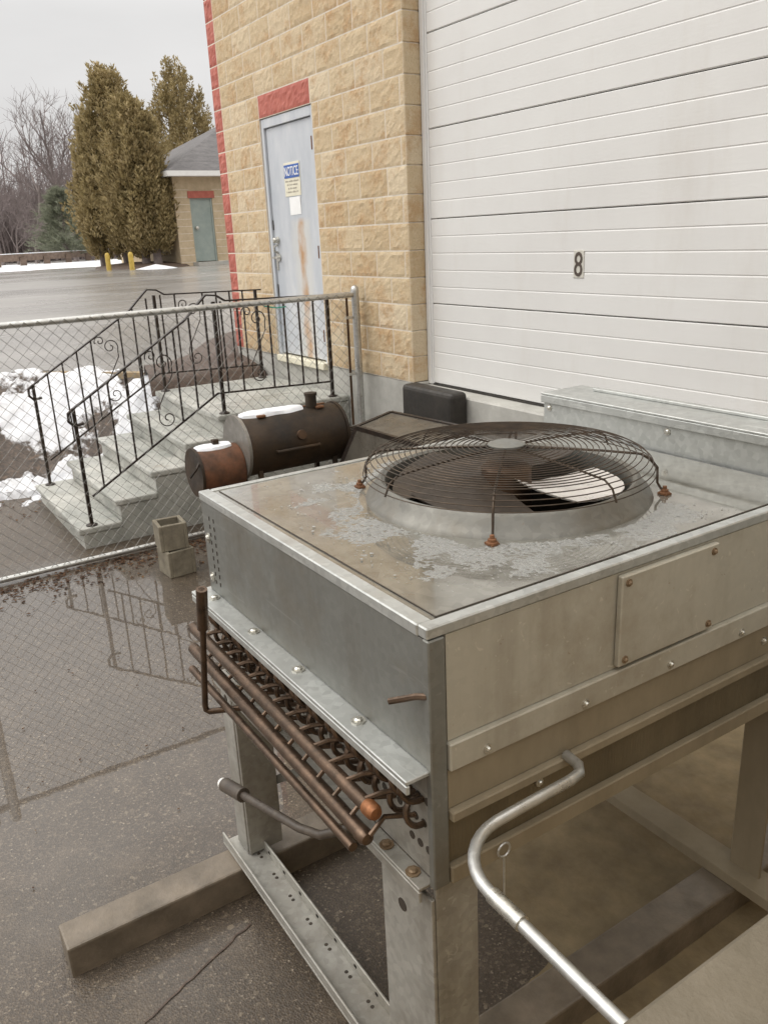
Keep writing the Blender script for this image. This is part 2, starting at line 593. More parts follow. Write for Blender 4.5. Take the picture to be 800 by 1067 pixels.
MT['cedar'] = foliage('bronzed cedar foliage', [(0, (.14, .11, .045)), (.4, (.31, .245, .115)), (.75, (.46, .37, .20)), (1, (.64, .52, .32))])
MT['pine'] = foliage('pine needles', [(0, (.15, .16, .11)), (.6, (.25, .265, .19)), (1, (.34, .35, .27))])
MT['leaf'] = foliage('dead leaves', [(0, (.05, .025, .015)), (.5, (.12, .06, .03)), (1, (.26, .15, .07))])
MT['fin'] = simple('coil fins', (.12, .098, .062), (.21, .175, .115), 4, .5, .5, .6, 160, (.05, 1, .05))  # brown lifted so the coil face carries the same glass veil

# garage door: white insulated steel with wood grain emboss
t = NT('white garage door')
w = t.ramp(t.noise(1.2, 5, .6), [(.3, (.63, .62, .60)), (.7, (.69, .685, .665))])
w = t.mix(t.ramp(t.noise(3, 6, .7, (1, 1, .2)), [(.55, 0), (.8, .25)]), w, (.48, .43, .36))
t.set(Base_Color=w, Roughness=.42, Normal=t.bump(t.noise(70, 3, .5, (.25, 1, 1)), .12, .004))
MT['garage'] = t.m

# ------------------------------------------------------------------ terrain
def nz(x, y, z=0.0):
    return noise.noise(Vector((x, y, z)))


def fbm(x, y, s, o=4):
    a, r, f_ = 1.0, 0.0, s
    for i in range(o):
        r += a * nz(x * f_, y * f_, i * 7.3)
        a *= .5
        f_ *= 2.1
    return r


def xtop(y):
    if y < .6:
        return -10.55
    if y < 1.75:
        return -10.55 + .35 * (y - .6) / 1.15
    if y < 3.2:
        t_ = (y - 1.75) / 1.45
        return -10.2 + 1.75 * t_ ** 1.25
    return -8.45


def road_z(x):
    d = max(0, min(1, (-x - 9.8) / 12.5))
    return .9 + .70 * (1 - (1 - d) ** 1.5)


def grid(name, xs, ys, fz, mat, attr=None):
    m = MB()
    for x in xs:
        for y in ys:
            m.v.append(Vector((x, y, fz(x, y))))
    ny = len(ys)
    for i in range(len(xs) - 1):
        for j in range(ny - 1):
            m.f.append([i * ny + j, (i + 1) * ny + j, (i + 1) * ny + j + 1, i * ny + j + 1])
    o = m.build(name, mat, smooth=True)
    if attr:
        a = o.data.attributes.new(attr[0], 'FLOAT', 'POINT')
        a.data.foreach_set('value', [attr[1](p.x, p.y) for p in m.v])
    return structure(o)


def lin(a, b, n):
    return [a + (b - a) * i / n for i in range(n + 1)]


# one sheet reaching to the horizon, well below the local surfaces
xs = [-900, -300, -120, -80, -60, -45, -32, -31, -24, -17, -11.2, -10.4, -8.6, -7, 30, 200, 600]
ys = [-900, -200, -60, -20, 0, 20, 60, 200, 900]
grid('ground', xs, ys, lambda x, y: (road_z(x) - .12) if x < -10.9 else -.12, MT['soil'])
grid('yard_pavement', lin(-8.8, 12, 52), lin(-14, 3.74, 40), lambda x, y: 0.0, MT['asphalt'])
grid('road', [-70, -55, -45, -38, -34, -31, -30] + lin(-29, -11, 50) + lin(-10.9, -7.9, 40), lin(-40, 0, 40) + lin(.1, 6, 80) + lin(6.5, 40, 30), lambda x, y: road_z(x) + (0 if x < xtop(y) + .03 else (-1.5 if y < 3.74 else 0)), MT['road'])


def snow_mask(x, y):
    n = fbm(x + 3.1, y * 1.15 + 1.7, 1.15, 4)
    near_wall = max(0, (y - 2.75) / .5) if x > -10.4 else 0
    n = fbm(x + 3.1, y * 1.15 + 1.7, 1.5, 6)
    toe = max(0, (x + 8.22 + .35 * nz(y * 1.4, 3)) / .40)
    return .84 + n * 1.15 - near_wall * 1.5 - toe * 1.3 - .13 * max(0, (y - 1.5))


def bank_z(x, y):
    xt = xtop(y)
    w_ = 2.15
    u_ = max(0, min(1, (xt + w_ - x) / w_))
    z = .90 * (u_ * u_ * (3 - 2 * u_) * .55 + u_ * .45) - .012
    if x > -8.02 and y > 1.2:
        z = min(z, max(-.05, (y - 1.5) * .4))
    z += .035 * fbm(x, y, 2.2) * min(1, u_ * 5) * (1 if x > xt + .15 else .2)
    s = snow_mask(x, y)
    z += .045 * fbm(x + 9, y, 5.5, 3) * (.3 + max(0, min(1, s)))
    z += .06 * max(0, min(1, (s - .42) * 6)) * (1 if u_ > .02 else 0)
    if x < xt - .1:
        z = road_z(x) - .05
    return z


grid('snow_bank', lin(-10.9, -6.5, 150), lin(-7, -1, 60) + lin(-.96, 3.72, 160), bank_z, MT['bank'], ('snow', snow_mask))
# dark mulch bed beside the landing, running round the corner of the building
m = MB()
edge = [pix(150, 391, 2, .90), pix(168, 386, 2, .91), pix(190, 375, 2, .92), pix(215, 361, 2, .93), pix(246, 343, 2, .94)]
inner = [Vector((-8.03, 2.45, .86)), Vector((-8.03, 2.9, .88)), Vector((-8.03, 3.72, .90)), Vector((-8.85, 3.75, .93)), Vector((-8.85, 6.5, .95))]
n_ = 14
for a, b in zip(edge, inner):
    for k in range(n_ + 1):
        p = a.lerp(b, k / n_)
        hgt = .16 * sin(pi * min(1, k / n_ * 1.0)) ** .6 + .05 * nz(p.x * 5, p.y * 5)
        m.v.append(p + Vector((0, 0, hgt if 0 < k < n_ else -.03)))
for i in range(4):
    for k in range(n_):
        a = i * (n_ + 1) + k
        m.f.append([a, a + n_ + 1, a + n_ + 2, a + 1])
structure(m.build('mulch_bed', MT['soil'], smooth=True))
# kerb along the top of the bank
m = MB()
pts = [(xtop(y), y, .90) for y in lin(-12, 3.2, 60)]
for a, b in zip(pts[:-1], pts[1:]):
    m.bar((a[0], a[1], a[2] - .04), (b[0], b[1], b[2] - .04), .11, .12)
structure(m.build('kerb', MT['kerbpaint']))
# snow along the far edge of the road
grid('snow_verge', lin(-44, -29, 40), lin(-10, 13, 70),
     lambda x, y: road_z(x) + .10 * max(-.4, 1 - ((x + 36.5) / 6.0) ** 2 + .25 * fbm(x, y, .5)) - .0, MT['snow'])
# ground under the unit and along the near building, window-glass veil painted in as brown
grid('veil_brown_strip', lin(-2.10, -.10, 50), lin(.965, 3.70, 50), lambda x, y: .006 + .012 * max(0, fbm(x, y, 3)) - (.03 * max(0, 1 - (y - 1.36) / .25 + .3 * nz(x * 4, 1)) if x < -1.46 else 0), MT['dirt_veil'])
grid('veil_brown_strip', lin(-1.18, -.10, 16), lin(-3, .96, 40), lambda x, y: .006 + .010 * max(0, fbm(x, y, 3)) - .03 * max(0, 1 - (-1.18 - x) / -.2 + .3 * nz(y * 4, 1)), MT['dirt_veil'])
# crack in the paving
m = MB()
p0, p1 = pix(150, 1066, 2, .004), pix(262, 962, 2, .004)
prev = None
for k in range(15):
    q = p0.lerp(p1, k / 14) + Vector((.012 * nz(k * 1.7, 2), .012 * nz(k * 1.3, 9), 0))
    if prev:
        w_ = .003 + .003 * nz(k, 4)
        d = (q - prev).normalized().cross(Vector((0, 0, 1))) * w_
        m.add([prev - d, prev + d, q + d, q - d], [(0, 1, 2, 3)])
    prev = q
structure(m.build('paving_crack', MT['soil']))

# ------------------------------------------------------------------ block building
YW, YD = 3.735, 3.885
XL, XR, ZB, ZT = -8.84, -5.38, 1.12, 6.4
bld = thing('block_building', (-6, YW, 0), 'tan split-face block building with a grey door and a white garage door', 'building')


def split_blocks(m, x0, x1, z0, z1, rough=.0065, nxm=14, nzm=8, y=YW):
    """one split face block with its own rough relief"""
    g = .0055
    x0 += g
    x1 -= g
    z0 += g
    z1 -= g
    nx = max(2, int(nxm * (x1 - x0) / .4))
    o = len(m.v)
    sd = random.random() * 50
    for i in range(nx + 1):
        for j in range(nzm + 1):
            x = x0 + (x1 - x0) * i / nx
            z = z0 + (z1 - z0) * j / nzm
            ed = min(i, nx - i, j, nzm - j)
            d = 0 if ed == 0 else max(.0015, rough * (.5 + 1.0 * fbm(x + sd, z, 17, 3)))
            m.v.append(Vector((x, y - d, z)))
    for i in range(nx):
        for j in range(nzm):
            a = o + i * (nzm + 1) + j
            m.f.append([a, a + nzm + 1, a + nzm + 2, a + 1])
    # sides back into the mortar bed
    b = len(m.v)
    m.v += [Vector((x0, y + .02, z0)), Vector((x1, y + .02, z0)), Vector((x1, y + .02, z1)), Vector((x0, y + .02, z1))]
    c00, c10, c11, c01 = o, o + nx * (nzm + 1), o + nx * (nzm + 1) + nzm, o + nzm
    m.f += [[c00, b, b + 1, c10][::-1], [c10, b + 1, b + 2, c11][::-1], [c11, b + 2, b + 3, c01][::-1], [c01, b + 3, b, c00][::-1]]


DX0, DX1, DZ1 = -7.785, -6.76, 3.32
mb, ms = MB(), MB()
k = 0
z = ZB
while z < ZT - .01:
    x = XL + .20
    split_blocks(ms, XL, XL + .20, z, z + .2, .010)
    first = .2 if k % 2 else .4
    while x < XR - .01:
        x2 = min(x + first, XR)
        first = .4
        segs = [(x, x2)]
        if z < DZ1 - .01:
            segs = [(max(a, lo), min(b, hi)) for a, b in segs for lo, hi in ((XL, DX0), (DX1, XR)) if min(b, hi) - max(a, lo) > .02]
        elif z < DZ1 + .19:
            segs = [(max(a, lo), min(b, hi)) for a, b in segs for lo, hi in ((XL, DX0), (-6.775, XR)) if min(b, hi) - max(a, lo) > .02]
        for a, b in segs:
            split_blocks(mb, a, b, z, z + .2)
        x = x2
    z += .2
    k += 1
mb.build('split_face_wall', MT['block'], bld)
ms.build('corner_stripe', MT['red_paint'], bld)
ml = MB()
split_blocks(ml, DX0, -6.775, DZ1, DZ1 + .2, .008)
ml.build('lintel', MT['red_paint'], bld)
# mortar backing, and the plain return beside the garage door
m = MB()
m.box((XL + .01, YW + .0012, ZB), (DX0, YW + .14, ZT)).box((DX1, YW + .0012, ZB), (XR - .004, YW + .14, ZT)).box((DX0, YW + .0012, DZ1), (DX1, YW + .14, ZT))
m.build('mortar', MT['mortar'], bld)
m = MB()
z = ZB
while z < ZT:
    m.box((XR - .1, YW + .002, z + .004), (XR + .004, YD - .004, z + .196))
    z += .2
m.build('return_blocks', MT['block'], bld, bevel=.004)
m = MB()
m.box((XL, YD + .3, .3), (XL + .25, 14, ZT)).box((XL, 13.8, .3), (8, 14, ZT)).box((XL, YD + .3, ZT), (8, 14, ZT + .1))
m.box((-1.0, YD - .15, 1.12), (8, YD + .3, ZT)).box((XR, YD - .15, 4.95), (-1.0, YD + .3, ZT))
m.build('outer_shell', MT['block_far'], bld)
m = MB()
m.box((XL + .006, YW + .012, -.2), (-5.9, YW + .14, ZB - .003))
m.box((-5.9, YW + .004, -.2), (-5.36, YW + .14, ZB - .003))
m.build('foundation', MT['concrete'], bld, bevel=.006)
m = MB()
m.box((-5.36, YW - .02, -.2), (8, YD + .25, 1.095))
m.build('dock_ledge', MT['concrete'], bld, bevel=.012)
# walk door
dr = MB().box((DX0 + .055, YW + .035, ZB + .03), (DX1 - .055, YW + .075, DZ1 - .09)).build('door', MT['door'], bld, bevel=.003)
m = MB()
m.box((DX0 + .004, YW + .012, ZB), (DX0 + .05, YW + .12, DZ1 - .006)).box((DX1 - .05, YW + .012, ZB), (DX1 - .004, YW + .12, DZ1 - .006))
m.box((DX0 + .052, YW + .012, DZ1 - .085), (DX1 - .052, YW + .12, DZ1 - .006))
m.build('frame', MT['door'], dr, bevel=.003)
MB().box((DX0 + .03, YW - .035, ZB - .05), (DX1 - .02, YW + .10, ZB + .012)).build('threshold', MT['cream'], dr, bevel=.006)
for zz in (3.02, 2.12, 1.38):
    MB().box((DX1 - .062, YW + .008, zz - .055), (DX1 - .042, YW + .034, zz + .055)).build('hinge', MT['rust'], dr, bevel=.003)
m = MB()
m.lathe([(0, .055), (.018, .055), (.026, .045), (.026, .012), (.034, .010), (.034, 0)], (DX0 + .135, YW + .033, 2.235), (0, -1, 0), 16)
m.build('deadbolt', MT['bolt'], dr, smooth=True)
m = MB()
hx, hz = DX0 + .135, 2.075
m.lathe([(0, .012), (.036, .012), (.036, 0)], (hx, YW + .033, hz), (0, -1, 0), 16)
m.tube([(hx, YW + .03, hz), (hx, YW - .03, hz), (hx + .012, YW - .04, hz), (hx + .12, YW - .04, hz - .004)], .011, 8)
m.tube([(hx - .02, YW + .03, hz + .115), (hx - .02, YW - .01, hz + .10), (hx - .02, YW - .01, hz + .06), (hx - .02, YW + .03, hz + .045)], .010, 8)
m.box((hx - .062, YW + .026, hz - .12), (hx - .028, YW + .034, hz + .05))
m.build('handle', MT['bolt'], dr, smooth=True)
for za_, zb_ in ((2.33, 2.42), (1.70, 1.82)):
    MB().box((DX0 + .056, YW + .028, za_), (DX0 + .066, YW + .034, zb_)).build('strike_gap', MT['interior'], dr)  # dark strip stands in for the shaded gap at the lock edge

# sectional garage door
GX0, GX1 = -5.30, -1.02
gd = MB()
zs = 1.108
while zs < 4.7:
    z0, z1 = zs + .002, zs + .613
    # each section: stepped ribs
    ribs = 5
    rh = (z1 - z0) / ribs
    prof = []
    for i in range(ribs):
        a, b = z0 + i * rh, z0 + (i + 1) * rh
        dp_ = [YD + .008 if (i == 0) else YD + .0042, YD + .008 if i == ribs - 1 else YD + .0042]
        prof += [(dp_[0], a + .0008), (YD + .0015, a + .006), (YD + .0015, b - .006), (dp_[1], b - .0008)]
    prof = [(YD + .018, z0)] + prof + [(YD + .018, z1)]
    o = len(gd.v)
    for (y, zz) in prof:
        gd.v += [Vector((GX0, y, zz)), Vector((GX1, y, zz))]
    for i in range(len(prof) - 1):
        gd.f.append([o + 2 * i, o + 2 * i + 1, o + 2 * i + 3, o + 2 * i + 2])
    zs += .615
g_ = gd.build('garage_door', MT['garage'], bld)
for a_, b_, yo in ((XR + .008, XR + .058, .012), (XR + .060, XR + .079, .006), (GX1 - .005, GX1 + .09, .012)):
    MB().box((a_, YD - yo, 1.10), (b_, YD + .01, 4.94)).build('jamb' if yo > .01 else 'weather_strip', MT['white_metal'], g_, bevel=.004)
MB().box((GX0, YD - .012, 1.097), (GX1, YD + .04, 1.109)).build('bottom_seal', MT['black_rubber'], g_)
MB().box((GX0, YD + .06, 1.10), (GX1, YD + .08, 4.94)).build('backing', MT['interior'], g_)


def text_mesh(txt, name, mat, loc, h, w, parent=None, depth=.0015):
    """letters standing on a wall that faces -Y, fitted to a box of w by h, lower left corner at loc"""
    cu = bpy.data.curves.new('lettering', 'FONT')
    cu.body = txt
    cu.extrude = depth
    ob = bpy.data.objects.new('lettering', cu)
    col.objects.link(ob)
    bpy.context.view_layer.update()
    me = bpy.data.meshes.new_from_object(ob.evaluated_get(bpy.context.evaluated_depsgraph_get()))
    bpy.data.objects.remove(ob)
    xs_ = [v_.co.x for v_ in me.vertices]
    ys_ = [v_.co.y for v_ in me.vertices]
    x0, x1, y0, y1 = min(xs_), max(xs_), min(ys_), max(ys_)
    m_ = MB()
    for v_ in me.vertices:
        m_.v.append(Vector((loc[0] + (v_.co.x - x0) / (x1 - x0) * w, loc[1] - v_.co.z - depth, loc[2] + (v_.co.y - y0) / (y1 - y0) * h)))
    m_.f = [list(p.vertices) for p in me.polygons]
    bpy.data.meshes.remove(me)
    return m_.build(name, mat, parent)


# notice sign, a paper sheet under it, and the door number
yf = YW + .035
sg = thing('notice_sign', (-7.25, yf, 2.6), 'cream and blue notice sign fixed to the grey door', 'sign')
MB().box((-7.415, yf - .005, 2.615), (-7.105, yf - .001, 2.905)).build('board', MT['cream'], sg, bevel=.002)
MB().box((-7.405, yf - .0075, 2.772), (-7.115, yf - .0052, 2.885)).build('heading_panel', MT['blue'], sg)
text_mesh('NOTICE', 'heading', MT['white'], (-7.392, yf - .008, 2.790), .078, .264, sg)
m = MB()
for r_, (a, b) in enumerate(((-7.395, -7.13), (-7.365, -7.155), (-7.345, -7.175), (-7.38, -7.14))):
    x = a
    zz = 2.738 - r_ * .031
    while x < b:
        w_ = random.uniform(.008, .016)
        m.box((x, yf - .0062, zz), (x + w_, yf - .0048, zz + random.uniform(.011, .016)))
        x += w_ + random.choice((.004, .004, .005, .015))
m.build('small_print', MT['ink'], sg)
tag(MB().add([(-7.345, yf - .002, 2.45), (-7.130, yf - .003, 2.455), (-7.125, yf - .010, 2.607), (-7.345, yf - .004, 2.606),
              (-7.345, yf - .0005, 2.45), (-7.130, yf - .0005, 2.455), (-7.125, yf - .001, 2.607), (-7.345, yf - .001, 2.606)],
             [(0, 1, 2, 3), (7, 6, 5, 4), (0, 4, 5, 1), (1, 5, 6, 2), (2, 6, 7, 3), (3, 7, 4, 0)]).build('paper_notice', MT['white'], origin=(-7.24, yf, 2.5)),
    'blank white paper taped under the notice sign on the grey door', 'paper')
n8 = thing('door_number', (-3.83, YD, 2.02), 'small pale plate with a dark number 8 on the white garage door', 'sign')
pz = pix(603, 275, 1, YD)
MB().box((pz.x - .043, YD - .003, pz.z - .082), (pz.x + .043, YD + .001, pz.z + .082)).build('plate', MT['plate'], n8, bevel=.002)
text_mesh('8', 'figure', MT['digit'], (pz.x - .034, YD - .0035, pz.z - .072), .144, .066, n8)

# rubber dock bumper
m = MB()
o = m.box((-5.30, 3.56, .86), (-4.66, 3.712, 1.145)).build('dock_bumper', MT['black_rubber'], origin=(-5, 3.7, .86), bevel=.035, seg=3)
tag(o, 'black rubber bumper with rounded corners on the ledge below the garage door', 'dock bumper')

# ------------------------------------------------------------------ concrete steps and iron railings
st = thing('concrete_steps', (-7.2, 2.4, 0), 'pale concrete steps leading up to the landing of the grey door', 'steps')
SX0, SX1 = -8.02, -6.40
Y_ = [1.24, 1.55, 1.86, 2.17, 2.48]
Z_ = [.17, .345, .52, .70, .885]
m = MB()
for i, (y, zz) in enumerate(zip(Y_, Z_)):
    yn = Y_[i + 1] if i < 4 else YW
    m.box((SX0 + .012, y + .035, -.05), (SX1 - .012, yn + (.034 if i < 4 else .0), zz - .052))
m.build('riser_block', MT['step_concrete'], st)
for i, (y, zz) in enumerate(zip(Y_, Z_)):
    yn = Y_[i + 1] + .033 if i < 4 else YW - .002
    MB().box((SX0, y, zz - .05), (SX1, yn, zz)).build('landing' if i == 4 else 'tread', MT['step_concrete'], st, bevel=.012, seg=2)


def spiral(c, r0, turns, start, sgn=1, n=26, plane_x=0):
    return [(plane_x, c[0] + r0 * (1 - .85 * k / n) * cos(start + sgn * 2 * pi * turns * k / n),
             c[1] + r0 * (1 - .85 * k / n) * sin(start + sgn * 2 * pi * turns * k / n)) for k in range(n + 1)]


def railing(x, label, toend, lower_first):
    root = thing('iron_railing', (x, 2.4, .0), label, 'railing', 'iron railings on the steps')
    top0, top1 = Vector((x, 1.36, 1.10)), Vector((x, 2.52, 1.80))
    end = Vector((x, toend, 1.77))
    bot0, bot1, bote = Vector((x, 1.40, .40)), Vector((x, 2.52, 1.06)), Vector((x, toend - .04, 1.02))
    h = MB()
    # lamb's tongue at the foot
    h.tube([(x, 1.42, .98), (x, 1.35, .97), (x, 1.315, 1.01), (x, 1.32, 1.07)] + [tuple(top0)] , .012, 8)
    h.bar(top0, top0.lerp(top1, .82), .035, .012)
    arch = [top0.lerp(top1, .82), top0.lerp(top1, .92) + Vector((0, 0, .04)), top1 + Vector((0, -.02, .05)), top1 + Vector((0, .07, .04)), top1 + Vector((0, .14, -.005))]
    for a, b in zip(arch[:-1], arch[1:]):
        h.bar(a, b, .035, .012)
    h.bar(arch[-1], end, .035, .012)
    h.build('handrail', MT['iron'], root)
    b = MB()
    b.bar(bot0, bot1, .014, .014)
    b.bar(bot1, bote, .014, .014)
    b.build('bottom_rail', MT['iron'], root)

    def rail_z(pa, pb, pc, y):
        if y < pb.y:
            return pa.z + (pb.z - pa.z) * (y - pa.y) / (pb.y - pa.y)
        return pb.z + (pc.z - pb.z) * (y - pb.y) / (pc.y - pb.y)
    for y, zb in ((1.36, .17), (2.56, .885), (toend - .06, .885)):
        p = MB()
        zt = rail_z(top0, top1, end, y) - .004
        p.bar((x, y, zb), (x, y, zt), .026, .026)
        p.lathe([(.045, 0), (.045, .008), (.018, .02)], (x, y, zb), (0, 0, 1), 10)
        p.build('post', MT['iron'], root)
    skip = {4, 10}
    n = 15
    for i in range(n):
        y = 1.36 + (toend - 1.42) * (i + 1) / (n + 1)
        zb, zt = rail_z(bot0, bot1, bote, max(y, 1.40)), rail_z(top0, top1, end, y)
        if i in skip:
            # S scroll panel in place of a baluster
            s_ = MB()
            hgt = zt - zb
            c1, c2 = (y + .03, zt - .16), (y + .02, zb + .13)
            s_.tube(spiral(c1, .075, 1.3, -.5, 1, plane_x=x), .005, 6)
            s_.tube(spiral(c2, .075, 1.3, pi - .4, 1, plane_x=x), .005, 6)
            a = spiral(c1, .075, 1.3, -.5, 1, plane_x=x)[0]
            b2 = spiral(c2, .075, 1.3, pi - .4, 1, plane_x=x)[0]
            a2 = (x, a[1], a[2])
            s_.tube([a2, (x, a2[1] + .0, a2[2] - .06), (x, (a2[1] + b2[1]) / 2, (a2[2] + b2[2]) / 2), (x, b2[1], b2[2] + .06), b2], .005, 6)
            s_.tube(spiral((y - .06, zt - .10), .05, 1.2, pi + .4, -1, plane_x=x), .005, 6)
            s_.build('scroll', MT['iron'], root)
        else:
            MB().bar((x, y, zb), (x, y, zt - .004), .013, .013).build('baluster', MT['iron'], root)
    return root


railing(-6.46, 'black wrought iron railing on the near side of the steps, beside the fence', 3.66, .4)
railing(-7.93, 'black wrought iron railing on the far side of the steps, beside the snow', 3.66, .4)

# ------------------------------------------------------------------ chain link fence
FX, FY0, FY1 = -6.08, -2.6, 3.66
fc = thing('chain_link_fence', (FX, 1.5, 0), 'galvanised chain link fence crossing the wet yard in front of the steps', 'fence')
MB().tube([(FX, FY1 + .0, 0), (FX, FY1, 1.815)], .032, 14).lathe([(.036, -.02), (.036, .01), (.028, .03), (.01, .042), (0, .043)], (FX, FY1, 1.815), (0, 0, 1), 14).build('post', MT['galv_pipe'], fc, smooth=True)
for y in (.22, .37):
    MB().tube([(FX, y, 0), (FX, y, 1.90)], .040, 12).build('post', MT['galv_pipe'], fc, smooth=True)
MB().tube([(FX, -2.55, 0), (FX, -2.55, 1.80)], .030, 12).build('post', MT['galv_pipe'], fc, smooth=True)
MB().tube([(FX, FY0, 1.775), (FX, FY1 - .03, 1.785)], .023, 12).build('top_rail', MT['galv_pipe'], fc, smooth=True)
MB().tube([(FX + .01, FY0, .035), (FX + .01, FY1 - .03, .035)], .021, 12).build('bottom_rail', MT['galv_pipe'], fc, smooth=True)
m = MB()
m.bar((FX + .0, FY1 - .085, .05), (FX, FY1 - .085, 1.76), .006, .02)
m.build('tension_bar', MT['dark_steel'], fc)
for zz in (.25, .68, 1.13, 1.6):
    m = MB()
    m.lathe([(.034, -.011), (.036, -.011), (.036, .011), (.034, .011)], (FX, FY1, zz), (0, 0, 1), 14)
    m.box((FX - .006, FY1 - .10, zz - .011), (FX + .006, FY1 - .032, zz + .011))
    m.build('brace_band', MT['galv_pipe'], fc)
m = MB()
D = .086
ncol = int((FY1 - .09 - FY0) / (D / 2) )
nrow = 41
for i in range(ncol):
    y0 = FY0 + i * D / 2
    pts = []
    for j in range(nrow + 1):
        zz = .03 + j * D / 2
        if zz > 1.83:
            break
        y = y0 + (D / 2 if (j + i) % 2 else 0)
        bend = .003 * (1 if j % 2 else -1)
        pts.append((FX + .026 + bend + .006 * nz(y * 2, zz * 2), y + .004 * nz(y * 3, zz * 3, 5), zz))
    m.tube(pts, .0022, 4, False)
m.build('wire_mesh', MT['wire'], fc)

# ------------------------------------------------------------------ cinder blocks
def cinder(loc, rz, label):
    r = thing('cinder_block', loc, label, 'cinder block', 'cinder blocks stacked by the fence', rz)
    m_ = MB()
    a, hh, w_ = .10, .19, .026
    for (x0, y0, x1, y1) in ((-a, -a, a, -a + w_), (-a, a - w_, a, a), (-a, -a + w_, -a + w_, a - w_), (a - w_, -a + w_, a, a - w_)):
        m_.box((x0 + loc[0], y0 + loc[1], loc[2]), (x1 + loc[0], y1 + loc[1], loc[2] + hh))
    m_.build('shell', MT['cinder'], r, bevel=.004)
    m2_ = MB().box((loc[0] - a + w_, loc[1] - a + w_, loc[2]), (loc[0] + a - w_, loc[1] + a - w_, loc[2] + .05))
    m2_.build('core_web', MT['cinder'], r)
    return r


cinder((-5.50, 1.70, .0), radians(4), 'lower cinder block, resting on the wet pavement')
cinder((-5.53, 1.69, .1905), radians(-6), 'upper cinder block, open hollow upward on top of the other')

# ------------------------------------------------------------------ barrel smoker
GX = -5.15
gr = thing('barrel_smoker', (GX, 2.5, 0), 'rusty black barrel smoker grill standing in front of the fence', 'grill')
def capsule(m_, y0, y1, r, c, n=28):
    m_.lathe([(0, y0), (r * .985, y0), (r, y0 + .012), (r, y1 - .012), (r * .985, y1), (0, y1)], (c[0], 0, c[1]), (0, 1, 0), n)


zc = .915
m = MB()
capsule(m, 2.12, 2.86, .205, (GX, zc))
m.build('chamber', MT['grill'], gr, smooth=True)
m = MB()
m.lathe([(0, 0), (.222, 0), (.222, .022), (0, .022)], (GX, 2.098, zc), (0, 1, 0), 28)
m.build('end_plate', MT['grill_grey'], gr, smooth=True)
m = MB()
m.lathe([(0, 0), (.212, 0), (.212, .02), (0, .02)], (GX, 2.86, zc), (0, 1, 0), 28)
m.build('end_plate', MT['grill'], gr, smooth=True)
m = MB()
m.tube([(GX + .19, 2.3, zc - .02), (GX + .23, 2.3, zc - .02), (GX + .23, 2.62, zc - .02), (GX + .19, 2.62, zc - .02)], .011, 8)
m.build('lid_handle', MT['grill'], gr, smooth=True)
m = MB()
m.box((GX - .02, 2.2, zc + .2045), (GX + .0, 2.8, zc + .212))
m.build('lid_seam', MT['rust'], gr)
for y in (2.27, 2.72):
    MB().box((GX + .035, y - .03, zc + .195), (GX + .085, y + .03, zc + .212)).build('hinge', MT['rust'], gr, bevel=.004)
MB().lathe([(0, .016), (.032, .014), (.036, .0), (.036, -.02)], (GX + .196, 2.50, zc + .06), (1, 0, .3), 18).build('thermometer', MT['dark_steel'], gr, smooth=True)
m = MB()
m.tube([(GX + .02, 2.68, zc + .17), (GX + .02, 2.68, zc + .285)], .040, 16).lathe([(.046, 0), (.046, .018), (0, .022)], (GX + .02, 2.68, zc + .285), (0, 0, 1), 16)
m.build('chimney', MT['grill'], gr, smooth=True)
fb = MB()
capsule(fb, 1.80, 2.095, .155, (GX, .80))
fbo = fb.build('firebox', MT['firebox'], gr, smooth=True)
m = MB()
m.lathe([(0, 0), (.165, 0), (.165, .018), (0, .018)], (GX, 1.782, .80), (0, 1, 0), 24)
m.build('firebox_door', MT['grill'], fbo, smooth=True)
m = MB()
m.box((GX - .02, 1.93, .955), (GX + .02, 1.97, 1.0))
m.build('damper', MT['grill'], fbo)
MB().tube([(GX + .10, 1.80, .90), (GX + .13, 1.76, .86), (GX + .10, 1.72, .80)], .009, 6).build('firebox_handle', MT['grill'], fbo)
m = MB()
for i in range(7):
    m.bar((GX - .12 + .045 * i, 2.885, .88), (GX - .12 + .045 * i, 3.26, .885), .018, .01)
m.bar((GX - .15, 3.26, .885), (GX + .19, 3.26, .885), .02, .03)
m.bar((GX + .17, 2.885, .82), (GX + .17, 3.30, .885), .02, .045)
m.bar((GX - .15, 2.885, .82), (GX - .15, 3.30, .885), .02, .045)
m.build('side_shelf', MT['grill'], gr)
for (y, sx) in ((2.2, -1), (2.2, 1), (2.78, -1), (2.78, 1)):
    lo = 0.0 if y > 2.5 else .16
    MB().bar((GX + sx * .13, y, zc - .15), (GX + sx * .22, y, lo), .03, .03).build('leg', MT['grill'], gr)
for sx in (-1, 1):
    m = MB()
    m.lathe([(0, -.03), (.13, -.03), (.16, -.02), (.16, .02), (.13, .03), (0, .03)], (GX + sx * .27, 2.2, .16), (1, 0, 0), 24)
    m.build('wheel', MT['grill'], gr, smooth=True)
MB().box((GX - .20, 2.2, .30), (GX + .20, 2.78, .32)).build('bottom_shelf', MT['grill'], gr)


def snow_patch(m_, y0, y1, r, c, half, thick, ny=26, na=9):
    """snow lying along the crown of a barrel"""
    o_ = len(m_.v)
    for i in range(ny + 1):
        y = y0 + (y1 - y0) * i / ny
        ed = min(1, max(0, sin(pi * i / ny)) ** .22 + .02)
        for j in range(na + 1):
            u_ = -1 + 2 * j / na
            a = u_ * half * ed * (1 + .18 * nz(y * 9, u_, 3))
            th = thick * max(0, 1 - u_ * u_) ** .5 * ed * (1 + .35 * nz(y * 8, u_ * 2)) - .004
            m_.v.append(Vector((c[0] + (r + th) * sin(a), y, c[1] + (r + th) * cos(a))))
    for i in range(ny):
        for j in range(na):
            a = o_ + i * (na + 1) + j
            m_.f.append([a, a + na + 1, a + na + 2, a + 1])


